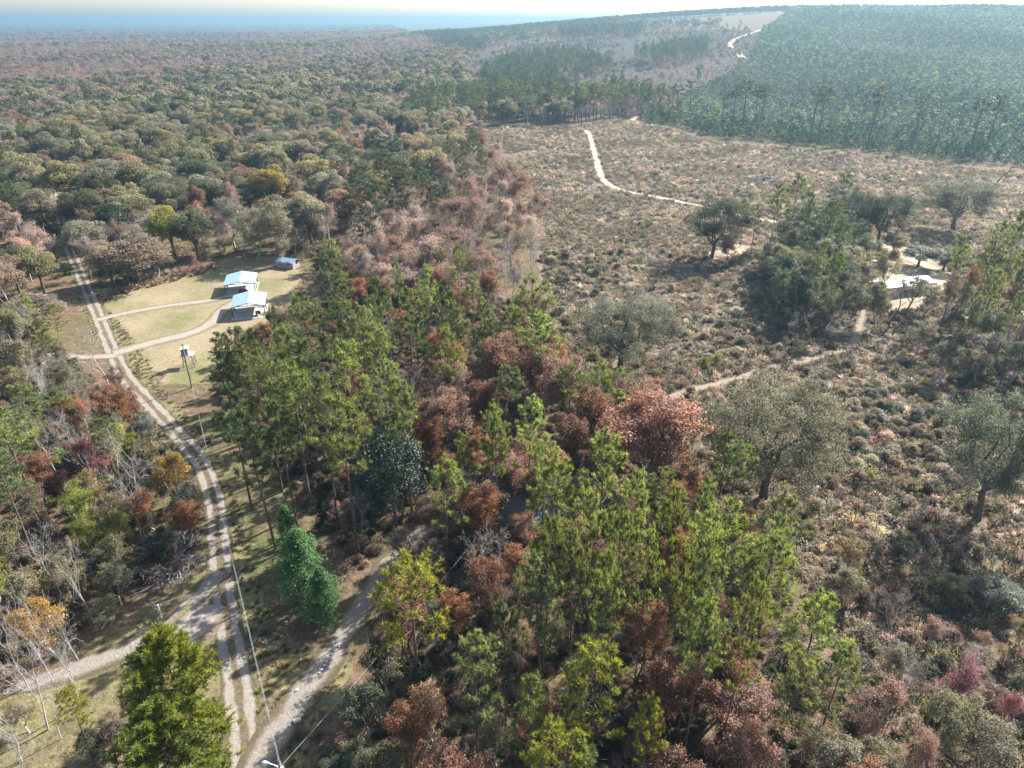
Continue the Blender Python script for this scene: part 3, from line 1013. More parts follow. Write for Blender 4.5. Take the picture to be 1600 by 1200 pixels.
M['rock'] = flat_mat('pale_rock', (.27, .255, .24), .9, .1, 0, .2, 3)

def box(g, c, s, rz=0.0, taper=1.0):
    x, y, z = s[0] / 2, s[1] / 2, s[2] / 2
    v = np.array([[-x, -y, -z], [x, -y, -z], [x, y, -z], [-x, y, -z], [-x * taper, -y * taper, z], [x * taper, -y * taper, z], [x * taper, y * taper, z], [-x * taper, y * taper, z]])
    ca, sa = math.cos(rz), math.sin(rz)
    v = v @ np.array([[ca, sa, 0], [-sa, ca, 0], [0, 0, 1]]) + np.array(c)
    q = [(0, 3, 2, 1), (4, 5, 6, 7), (0, 1, 5, 4), (1, 2, 6, 5), (2, 3, 7, 6), (3, 0, 4, 7)]
    f = [t for a, b, c2, d in q for t in ((a, b, c2), (a, c2, d))]
    g.add(v, f)

def slab(g, a, b, c, d, th):
    """a thin plate over four corners (counter-clockwise from above)"""
    P = np.array([a, b, c, d], float)
    n = nrm(np.cross(P[1] - P[0], P[3] - P[0]))
    v = np.concatenate([P, P - n * th])
    q = [(0, 1, 2, 3), (7, 6, 5, 4), (0, 4, 5, 1), (1, 5, 6, 2), (2, 6, 7, 3), (3, 7, 4, 0)]
    g.add(v, [t for w, x, y, z in q for t in ((w, x, y), (w, y, z))])

def part(name, g, mat, parent, label=None):
    o = mobj(name, g.mesh(name, M[mat]), parent)
    if label:
        o['label'] = label
    return o

def roof_pair(parent, W, L, ez, rz_, over, mat, ribs=True, y0=0.0):
    """two sloping panels along y, ridge at x = 0; standing seams on each"""
    for s in (-1, 1):
        g = Geo()
        xe = s * (W / 2 + over); ya, yb = y0 - L / 2 - over, y0 + L / 2 + over
        k = (rz_ - ez) / (W / 2)
        ze = ez - k * over
        pts = [(s * .01, ya, rz_), (xe, ya, ze), (xe, yb, ze), (s * .01, yb, rz_)]
        if s < 0:
            pts = [pts[0], pts[3], pts[2], pts[1]]
        slab(g, *pts, .06)
        if ribs:
            n = int(L / .6)
            for i in range(n + 1):
                y = ya + .05 + (yb - ya - .1) * i / n
                tubes(g, [[s * .03, y, rz_ + .02, xe, y, ze + .02, .022, .022]], 4)
        part('roof_panel', g, mat, parent)

def carport(px, py, rz, W, L, ez, rh, label):
    p = at(px, py)
    o = empty('carport', (p.x, p.y, .06), rz)
    tag(o, label, 'carport', 'open carports on the lawn')
    roof_pair(o, W, L, ez, rh, .35, 'roofmetal', False)
    for sx in (-1, 1):
        for y in (-L / 2, 0, L / 2):
            g = Geo(); box(g, (sx * W / 2, y, ez / 2), (.16, .16, ez)); part('post', g, 'darkwood', o)
        g = Geo(); box(g, (sx * W / 2, 0, ez - .22), (.1, L, .24)); part('beam', g, 'darkwood', o)
    for y in (-L / 2, -L / 6, L / 6, L / 2):
        g = Geo()
        box(g, (0, y, ez - .05), (W - .12, .06, .14))
        tubes(g, [[-W / 2 + .1, y, ez - .1, 0, y, rh - .26, .05, .05], [W / 2 - .1, y, ez - .1, 0, y, rh - .26, .05, .05], [0, y, ez, 0, y, rh - .12, .05, .05], [-W / 4, y, ez, -W / 4, y, (ez + rh) / 2 - .1, .04, .04], [W / 4, y, ez, W / 4, y, (ez + rh) / 2 - .1, .04, .04]], 4)
        part('truss', g, 'darkwood', o)
    for y, s in ((-L / 2 - .3, -1), (L / 2 + .3, 1)):
        g = Geo()
        tubes(g, [[-W / 2 - .3, y, ez - .22, 0, y, rh - .08, .08, .08], [W / 2 + .3, y, ez - .22, 0, y, rh - .08, .08, .08]], 4)
        part('gable_trim', g, 'redpaint' if label.startswith('nearer') else 'roofmetal', o)
    g = Geo(); box(g, (0, 0, -.02), (W + .6, L + 2.4, .1))
    s = mobj('concrete_pad', g.mesh('concrete_pad', M['concrete'])); s.location = o.location; s.rotation_euler = o.rotation_euler
    s['kind'] = 'structure'
    return o

def tractor(p, rz, label):
    o = empty('garden_tractor', p, rz)
    tag(o, label, 'garden tractor')
    g = Geo(); box(g, (0, .55, .72), (.6, 1.0, .5), 0, .85); part('hood', g, 'redpaint', o)
    g = Geo(); box(g, (0, -.3, .55), (.9, 1.1, .25)); part('body', g, 'black', o)
    g = Geo(); box(g, (0, -.45, .85), (.5, .45, .12)); box(g, (0, -.68, 1.08), (.5, .1, .4)); part('seat', g, 'black', o)
    g = Geo(); tubes(g, [[0, .05, .8, 0, -.1, 1.15, .03, .03]], 5); part('steering_column', g, 'black', o)
    for x, y, r in ((-.5, -.6, .42), (.5, -.6, .42), (-.42, .75, .28), (.42, .75, .28)):
        g = Geo()
        tubes(g, [[x - .12, y, r, x + .12, y, r, r, r]], 14)
        g.add([[x + sx * .12, y, r] for sx in (-1, 1)] + [[x + sx * .12, y + r * math.cos(a), r + r * math.sin(a)] for sx in (-1, 1) for a in np.arange(14) * 2 * PI / 14],
              [(s, 2 + s * 14 + i, 2 + s * 14 + (i + 1) % 14) for s in (0, 1) for i in range(14)])
        part('wheel', g, 'black', o)

fc = carport(379, 452, rad(14), 6.8, 8.0, 2.7, 3.4, 'farther blue white metal roofed open carport on dark posts')
nc = carport(392, 486, rad(14), 6.9, 8.0, 2.7, 3.45, 'nearer metal roofed open carport with dark red gable trim')
tractor((at(381, 459).x, at(381, 459).y, .09), rad(70), 'dark garden tractor parked in shade under far carport')
def cart(p, rz, label):
    o = empty('garden_cart', p, rz); tag(o, label, 'cart')
    g = Geo(); box(g, (0, 0, .5), (.9, 1.4, .08)); part('bed', g, 'black', o)
    g = Geo(); box(g, (-.45, 0, .68), (.05, 1.4, .3)); box(g, (.45, 0, .68), (.05, 1.4, .3)); box(g, (0, .7, .68), (.85, .05, .3)); part('side_board', g, 'darkwood', o)
    for x in (-.5, .5):
        g = Geo(); tubes(g, [[x - .06, 0, .3, x + .06, 0, .3, .3, .3]], 12); part('wheel', g, 'black', o)
    g = Geo(); tubes(g, [[0, -.7, .5, 0, -1.7, .25, .03, .03]], 5); part('handle', g, 'black', o)
cart((at(404, 493).x, at(404, 493).y, .09), rad(30), 'small dark cart standing on pad under near carport')

def hunting_stand():
    p = at(297, 571)
    o = empty('hunting_stand', (p.x, p.y, .02), rad(12)); o.scale = (.82, .82, .9)
    tag(o, 'white box hunting stand raised on dark wooden legs', 'hunting stand')
    S = 1.25
    for sx in (-1, 1):
        for sy in (-1, 1):
            g = Geo(); tubes(g, [[sx * S, sy * S, 0, sx * S * .8, sy * S * .8, 2.6, .08, .07]], 5); part('leg', g, 'darkwood', o)
    for sx in (-1, 1):
        g = Geo(); tubes(g, [[sx * S, -S, .2, sx * S * .85, S * .85, 2.3, .04, .04], [sx * S, S, .2, sx * S * .85, -S * .85, 2.3, .04, .04]], 4); part('brace', g, 'darkwood', o)
    for i in range(9):
        g = Geo(); box(g, (-1.3 + i * .325, 0, 2.66), (.29, 2.6, .07)); part('deck_board', g, 'greywood', o)
    cab = Geo()
    box(cab, (-.4, 0, 3.45), (1.5, 1.7, 1.5))
    c = part('cabin', cab, 'whitepaint', o)
    for a in ((-.4, -.86, 3.7, .8, .03, .5), (-1.16, 0, 3.7, .03, .9, .5), (.36, 0, 3.7, .03, .9, .5)):
        g = Geo(); box(g, a[:3], a[3:]); part('window', g, 'glass', c)
    g = Geo(); slab(g, (-1.3, -1.05, 4.2), (.5, -1.05, 4.38), (.5, 1.05, 4.38), (-1.3, 1.05, 4.2), .07); part('roof', g, 'whiteroof', o)
    g = Geo()
    tubes(g, [[1.15, -1.9, 0, 1.0, -1.25, 2.7, .035, .035], [.55, -1.9, 0, .5, -1.25, 2.7, .035, .035]] + [[1.13 - .012 * i, -1.9 + .075 * i, .3 * i + .2, .55, -1.9 + .075 * i, .3 * i + .2, .025, .025] for i in range(8)], 4)
    part('ladder', g, 'greywood', o)
hunting_stand()

def house(name, px, py, rz, L, Wd, ez, rh, roofm, wallm, label, cat, windows=4, pz=0.0, seam=False):
    p = at(px, py)
    o = empty(name, (p.x, p.y, pz), rz)
    tag(o, label, cat)
    for s in (-1, 1):
        g = Geo(); box(g, (s * (Wd / 2 - .06), 0, ez / 2), (.12, L, ez)); w = part('wall', g, wallm, o)
        for i in range(windows):
            y = -L / 2 + L * (i + .5) / windows
            if s < 0 and i == windows // 2:
                g = Geo(); box(g, (s * (Wd / 2 + .012), y, 1.0), (.05, .95, 2.0)); part('door', g, 'greywood', o)
            else:
                g = Geo(); box(g, (s * (Wd / 2 + .012), y, 1.5), (.05, 1.1, .95)); f = part('window', g, 'whitepaint', w)
                g = Geo(); box(g, (s * (Wd / 2 + .04), y, 1.5), (.02, .95, .8)); part('pane', g, 'glass', w)
    for s in (-1, 1):
        g = Geo(); box(g, (0, s * (L / 2 - .06), ez / 2), (Wd - .24, .12, ez))
        y = s * (L / 2 - .06)
        v = [(-Wd / 2, y, ez), (Wd / 2, y, ez), (0, y, rh - .08)]
        g.add(v + [(a, b + s * .1, c) for a, b, c in v], [(0, 1, 2), (5, 4, 3), (0, 2, 5), (0, 5, 3), (1, 4, 5), (1, 5, 2)])
        w = part('end_wall', g, wallm, o)
        g = Geo(); box(g, (.3, s * (L / 2 + .012), 1.5), (.9, .05, .8)); part('window', g, 'glass', w)
    roof_pair(o, Wd, L, ez, rh, .35, roofm, seam)
    return o

pm0, pm1 = at(1364, 462), at(1442, 452)
mrz = math.atan2(-(pm1.x - pm0.x), pm1.y - pm0.y)
mh = house('mobile_home', 1404, 457, mrz, (pm1 - pm0).length, 4.6, 2.7, 3.4, 'whiteroof', 'lilacwall', 'long white roofed mobile home in the sandy yard', 'mobile home', 5, .1)
hh = house('house', 796, 792, rad(82), 12.0, 8.0, 2.8, 4.9, 'greyroof', 'whitepaint', 'grey roofed house almost hidden among the trees', 'house', 4)
g = Geo(); box(g, (1.2, 3.4, 4.6), (.7, .7, 1.6)); part('chimney', g, 'rust', hh)
g = Geo(); slab(g, (4.0, -6.5, 2.9), (7.0, -6.5, 2.5), (7.0, -1.5, 2.5), (4.0, -1.5, 2.9), .08); part('porch_roof', g, 'whiteroof', hh)
g = Geo(); slab(g, (-7.2, -6.2, 2.5), (-4.2, -6.2, 2.9), (-4.2, -2.6, 2.9), (-7.2, -2.6, 2.5), .08); part('porch_roof', g, 'roofmetal', hh)
for x, y in ((6.9, -6.4), (6.9, -1.6), (-7.1, -6.1), (-7.1, -2.7)):
    g = Geo(); box(g, (x, y, 1.25), (.12, .12, 2.5)); part('porch_post', g, 'whitepaint', hh)
house('small_shed', 451, 417, rad(70), 5.2, 3.0, 1.9, 2.5, 'roofmetal', 'greywood', 'small low grey roofed shed behind the lawn', 'shed', 2, .02, True)
house('garden_shed', 1367, 463, rad(20), 3.2, 3.0, 2.2, 3.2, 'greyroof', 'lilacwall', 'small dark roofed shed at the near end of mobile home', 'shed', 1, .08)

def lean_to(px, py, rz, w, d, h, label):
    p = at(px, py)
    o = empty('lean_to_shelter', (p.x, p.y, .06), rz); tag(o, label, 'shelter')
    g = Geo(); slab(g, (-w / 2, -d / 2, h - .25), (w / 2, -d / 2, h - .25), (w / 2, d / 2, h), (-w / 2, d / 2, h), .06); part('roof', g, 'whiteroof', o)
    for sx in (-1, 1):
        for sy in (-1, 1):
            g = Geo(); box(g, (sx * (w / 2 - .15), sy * (d / 2 - .15), (h - .3) / 2), (.1, .1, h - .3)); part('post', g, 'darkwood', o)
lean_to(1357, 472, rad(-8), 2.7, 2.0, 2.1, 'tiny white roofed shelter beside the dark roofed shed')

def wheel_geo(x, y, r, w):
    g = Geo()
    tubes(g, [[x - w / 2, y, r, x + w / 2, y, r, r, r]], 14)
    g.add([[x + sx * w / 2, y, r] for sx in (-1, 1)] + [[x + sx * w / 2, y + r * math.cos(a), r + r * math.sin(a)] for sx in (-1, 1) for a in np.arange(14) * 2 * PI / 14],
          [(s, 2 + s * 14 + i, 2 + s * 14 + (i + 1) % 14) for s in (0, 1) for i in range(14)])
    return g

def car(px, py, rz, mat, label):
    p = at(px, py)
    o = empty('parked_car', (p.x, p.y, .1), rz); tag(o, label, 'car', 'vehicles by the mobile home')
    g = Geo(); box(g, (0, 0, .62), (1.8, 4.6, .62), 0, .95); part('body', g, mat, o)
    g = Geo(); box(g, (0, -.25, 1.22), (1.62, 2.5, .58), 0, .8); c = part('cabin', g, mat, o)
    for s in (-1, 1):
        g = Geo(); box(g, (s * .745, -.25, 1.2), (.06, 2.0, .36)); part('side_window', g, 'glass', c)
        g = Geo(); box(g, (s * .6, 2.28, .68), (.34, .06, .16)); part('headlight', g, 'whiteroof', o)
    g = Geo(); slab(g, (-.66, 1.06, .95), (.66, 1.06, .95), (.58, .82, 1.48), (-.58, .82, 1.48), .03); part('windscreen', g, 'glass', c)
    for x in (-.82, .82):
        for y in (-1.45, 1.45):
            part('wheel', wheel_geo(x, y, .34, .22), 'black', o)
car(1364, 416, rad(60), 'whitepaint', 'white car parked at the edge of the sandy yard')
car(1335, 417, rad(75), 'blueiron', 'pale bluish car parked behind olive trees by yard')

def trailer(px, py, rz, label):
    p = at(px, py)
    o = empty('flat_trailer', (p.x, p.y, .07), rz); tag(o, label, 'trailer')
    for i in range(8):
        g = Geo(); box(g, (-.85 + i * .243, 0, .75), (.22, 4.2, .06)); part('deck_board', g, 'rust', o)
    g = Geo(); box(g, (-.98, 0, .66), (.08, 4.3, .14)); box(g, (.98, 0, .66), (.08, 4.3, .14)); box(g, (0, -2.15, .66), (1.88, .08, .14)); box(g, (0, 2.15, .66), (1.88, .08, .14)); part('frame', g, 'rust', o)
    g = Geo(); tubes(g, [[-.6, 2.2, .6, 0, 3.6, .5, .05, .05], [.6, 2.2, .6, 0, 3.6, .5, .05, .05]], 5); part('tongue', g, 'rust', o)
    for x in (-1.08, 1.08):
        for y in (-.45, .4):
            part('wheel', wheel_geo(x, y, .34, .2), 'black', o)
trailer(1131, 406, rad(84), 'dark rusty flat trailer on pale sand by a brown tree')

def pole_thing(foot, H, label, arm):
    o = empty('utility_pole', (foot.x, foot.y, 0)); tag(o, label, 'utility pole', 'wooden poles along the gravel road')
    g = Geo(); tubes(g, [[0, 0, -.2, .05, .02, H, .16, .11]], 10); part('pole', g, 'darkwood' if not arm else 'greywood', o)
    g = Geo(); tubes(g, [[.05, .02, H, .05, .02, H + .25, .05, .04]], 8); part('insulator', g, 'whiteroof', o)
    if arm:
        g = Geo(); tubes(g, [[0, 0, H - .75, -.75, .05, H - .45, .035, .03], [0, 0, H - .95, -.45, .03, H - .57, .02, .02]], 6); a = part('bracket_arm', g, 'blueiron', o)
        g = Geo(); tubes(g, [[-.72, .05, H - .4, -1.1, .08, H - .38, .06, .15], [-1.1, .08, H - .38, -1.28, .09, H - .4, .15, .10]], 8); part('lamp_head', g, 'blueiron', a)
        g = Geo(); tubes(g, [[.22, -.05, H - 1.5, .22, -.05, H - .75, .17, .17]], 10); box(g, (.22, -.05, H - .74), (.2, .2, .05)); part('transformer', g, 'blueiron', o)
    return o
PA_H, PB_H = 9.2, 8.8
pa = at(434, 1188, PA_H); pb = at(300, 606)
pole_thing(pa, PA_H, 'near wooden pole with pale blue bracket lamp beside the driveway fork', True)
pole_thing(pb, PB_H, 'lone dark wooden pole standing before the white hunting stand', False)
def cable(name, a, b, sag, r, mat, label, cat, group=None, n=22):
    g = Geo(); P = []
    for i in range(n + 1):
        t = i / n
        p = Vector(a).lerp(Vector(b), t); p.z -= sag * 4 * t * (1 - t); P.append(p)
    tubes(g, [[*P[i], *P[i + 1], r, r] for i in range(n)], 5)
    o = mobj(name, g.mesh(name, M[mat])); tag(o, label, cat, group)
    return o
cable('power_line', (pa.x + .05, pa.y, PA_H + .25), (pb.x + .05, pb.y, PB_H + .25), .5, .012, 'wire', 'upper of two pale wires strung between the two poles', 'power line', 'wires between the poles')
cable('power_line', (pa.x + .14, pa.y, PA_H - .35), (pb.x + .12, pb.y, PB_H - .5), .75, .011, 'wire', 'lower of two pale wires strung between the two poles', 'power line', 'wires between the poles')
cable('service_cable', (pa.x + .2, pa.y, PA_H - .6), (hh.location.x - 1, hh.location.y - 3.8, 3.2), .7, .012, 'wire', 'white service cable running from near pole into the trees', 'cable')

def service_post():
    p = at(477, 462)
    o = empty('meter_post', (p.x, p.y, 0)); tag(o, 'thin white meter post with sloping wire beyond the lawn', 'meter post')
    g = Geo(); tubes(g, [[0, 0, 0, 0, 0, 4.6, .07, .06]], 8); part('post', g, 'whitepaint', o)
    g = Geo(); box(g, (0, -.12, 3.3), (.35, .2, .5)); part('meter_box', g, 'whitepaint', o)
    g = Geo(); tubes(g, [[-3.4, .2, 1.6, .3, 0, 2.0, .035, .035]], 5); part('rail', g, 'whitepaint', o)
    q = at(451, 457)
    g = Geo(); tubes(g, [[0, 0, 4.5, q.x - p.x, q.y - p.y, .1, .025, .025]], 5); part('stay_wire', g, 'wire', o)
service_post()

# heaps
def log_mesh(L, r, seed, mat):
    g = Geo(); rr = np.random.default_rng(seed)
    tubes(g, [[0, 0, -L / 2, rr.normal() * .1, rr.normal() * .1, 0, r, r * .9], [rr.normal() * .1, 0, 0, 0, 0, L / 2, r * .9, r * .7]], 7)
    return g.mesh('log', M[mat])
def log_heap(px, py, label, A, B, n):
    p = at(px, py); o = empty('log_heap', (p.x, p.y, float(hgt(p.x, p.y)))); tag(o, label, 'log heap')
    ms = [log_mesh(L, r, i, m) for i, (L, r, m) in enumerate(((4, .25, 'charred'), (2.6, .32, 'charred'), (5, .18, 'ashgrey'), (3, .2, 'charred'), (2.2, .28, 'ashgrey')))]
    rr = np.random.default_rng(11)
    for i in range(n):
        l = mobj('log', ms[i % 5], o)
        a, q = rr.uniform(0, 2 * PI), math.sqrt(rr.random())
        l.location = (A * q * math.cos(a), B * q * math.sin(a), .25 + 1.5 * (1 - q) * rr.random())
        l.rotation_euler = (PI / 2 + rr.normal() * .25, rr.normal() * .2, rr.uniform(0, PI))
log_heap(1192, 284, 'dark heap of burnt logs lying in the dry clearing', 6.6, 5.0, 110)

def brush_pile(px, py, R, n, label):
    p = at(px, py); o = empty('brush_pile', (p.x, p.y, 0)); tag(o, label, 'brush pile')
    ms = []
    for s in range(4):
        rr = np.random.default_rng(300 + s); g = Geo()
        sg, _ = skeleton(rr, 3.4, .06, .1, 2, 38, (1, 2), .55, .2, 0)
        seg_geo(g, sg, (4, 3, 3)); ms.append(g.mesh('branch', M['greybark']))
    rr = np.random.default_rng(5)
    for i in range(n):
        b = mobj('branch', ms[i % 4], o)
        a, q = rr.uniform(0, 2 * PI), math.sqrt(rr.random()) * R
        b.location = (q * math.cos(a), q * math.sin(a), .1 + max(0, 1.5 - q * .35) * rr.random())
        b.rotation_euler = (PI / 2 * rr.uniform(.7, 1.1), 0, rr.uniform(0, 2 * PI))
        b.scale = [rr.uniform(.7, 1.2)] * 3
brush_pile(268, 880, 3.2, 60, 'grey heap of cut branches beside the road bend')
brush_pile(1290, 520, 2.0, 18, 'pale dry branches piled at the end of worn track')

def rock_mesh(seed):
    rr = np.random.default_rng(seed); g = Geo()
    import bmesh
    bm = bmesh.new(); bmesh.ops.create_icosphere(bm, subdivisions=1, radius=.5)
    v = np.array([x.co[:] for x in bm.verts]); f = np.array([[q.index for q in t.verts] for t in bm.faces]); bm.free()
    v = v * (1 + rr.normal(0, .16, (len(v), 1))) * [1, .75, .55]
    g.add(v, f)
    return g.mesh('rock', M['rock'])
RM = [rock_mesh(i) for i in range(3)]
for i, (px, py, s) in enumerate(((503, 1047, .55), (507, 1041, .5), (510, 1035, .6), (515, 1031, .75), (519, 1024, .45), (499, 1052, .4), (529, 1010, .5), (522, 1018, .35), (464, 1079, .5))):
    p = at(px, py); o = mobj('rock', RM[i % 3]); o.location = (p.x, p.y, .1 * s + .04); o.scale = (s, s, s); o.rotation_euler = (0, 0, i * 1.3)
    tag(o, where('pale rock edging driveway', p.x, p.y, 0, (('small ' if s < .5 else 'larger '),)), 'rock', 'pale rocks along the driveway edge')
p = at(465, 1127)
g = Geo(); box(g, (0, 0, .12), (.75, .5, .22), 0, .94); o = empty('stone_slab', (p.x, p.y, .04), .5); part('slab', g, 'concrete', o); g = Geo(); box(g, (.5, .35, .1), (.35, .3, .2), .4); part('broken_corner', g, 'concrete', o)
tag(o, 'flat white slab lying on near edge of the driveway', 'slab')
p = at(439, 1049)
o = empty('marker_stake', (p.x, p.y, 0), .3); tag(o, 'orange marker stake in the dark grass near driveway', 'marker')
g = Geo(); tubes(g, [[0, 0, 0, 0, 0, 1.2, .03, .03]], 6); part('stake', g, 'greywood', o)
for z in (.85, 1.15):
    g = Geo(); box(g, (0, -.05, z), (.24, .03, .24), 0); part('plate', g, 'orange', o)
p = at(253, 966)
o = empty('wooden_post_frame', (p.x, p.y, .03), rad(-35)); tag(o, 'weathered post frame with two short rails beside side drive', 'post frame')
for x in (0, 1.5):
    g = Geo(); box(g, (-x, 0, 1.0), (.14, .14, 2.0)); part('post', g, 'palewood' if x == 0 else 'greywood', o)
for z in (1.1, 1.7):
    g = Geo(); box(g, (-.75, -.1, z), (1.7, .05, .2)); part('rail', g, 'greywood', o)
p = at(320, 1041)
g = Geo(); tubes(g, [[0, 0, 0, -.1, .05, .7, .09, .08], [-.1, .05, .7, -.5, .3, 1.3, .08, .06], [-.5, .3, 1.3, -.75, .7, 1.6, .06, .03], [-.5, .3, 1.3, -.35, .8, 1.7, .04, .02]], 6)
o = mobj('broken_sapling', g.mesh('broken_sapling', M['palewood'])); o.location = (p.x, p.y, 0); tag(o, 'pale broken bent sapling stub at the roadside', 'tree stub')

def snag(px, py, tip, tz, r, label):
    p = at(px, py); q = at(*tip, tz); d = np.array(q - p); rr = np.random.default_rng(int(px))
    o = empty('dead_snag', (p.x, p.y, -.1)); tag(o, label, 'dead tree')
    n = 6; P = [d * i / n + rr.normal(size=3) * .25 * (0 < i < n) for i in range(n + 1)]
    g = Geo(); tubes(g, [[*P[i], *P[i + 1], r * (1 - .13 * i), r * (1 - .13 * (i + 1))] for i in range(n)], 7); part('trunk', g, 'bark', o)
    for i in range(3, n + 1):
        g = Geo(); e = nrm(d + rr.normal(size=3) * np.linalg.norm(d) * .5) * rr.uniform(1.2, 3)
        m = P[i] + e * .5 + rr.normal(size=3) * .2
        tubes(g, [[*P[i], *m, r * .35, r * .25], [*m, *(P[i] + e), r * .25, r * .1], [*m, *(m + rr.normal(size=3) * .7), r * .18, r * .06]], 4); part('branch_stub', g, 'bark', o)
snag(1543, 300, (1596, 247), 15, .34, 'leaning dead trunk rising behind the vase shaped tree')
snag(1477, 250, (1470, 205), 9, .2, 'short dead snag at the plantation edge')
snag(1385, 520, (1420, 432), 11, .2, 'thin dark stem leaning right before mobile home')
snag(1395, 522, (1452, 468), 7.5, .16, 'low bowed stem bending right towards the sandy yard')
snag(1402, 520, (1470, 470), 7, .14, 'second bowed stem bending right over the yard edge')
snag(1560, 610, (1600, 500), 12, .22, 'tall bare stem at the right wood edge')

def scrap(px, py, n, R, label, seed):
    p = at(px, py); o = empty('scrap_heap', (p.x, p.y, .05)); tag(o, label, 'scrap heap')
    rr = np.random.default_rng(seed)
    for i in range(n):
        g = Geo(); box(g, (0, 0, 0), (rr.uniform(.8, 2.2), rr.uniform(.5, 1.4), .06 + .25 * rr.random()))
        s = part('sheet', g, 'whitepaint' if i % 3 else 'roofmetal', o)
        a, q = rr.uniform(0, 2 * PI), math.sqrt(rr.random()) * R
        s.location = (q * math.cos(a), q * math.sin(a) * .5, .2 + .7 * rr.random()); s.rotation_euler = (rr.normal() * .3, rr.normal() * .3, rr.uniform(0, PI))
scrap(1310, 378, 14, 3.4, 'white scrap sheets heaped behind the olive trees', 1)
scrap(1575, 497, 22, 5.0, 'white scrap sheets strewn under the thin right pines', 2)
scrap(1500, 500, 7, 2.2, 'few pale boards lying under the leaning pines', 4)
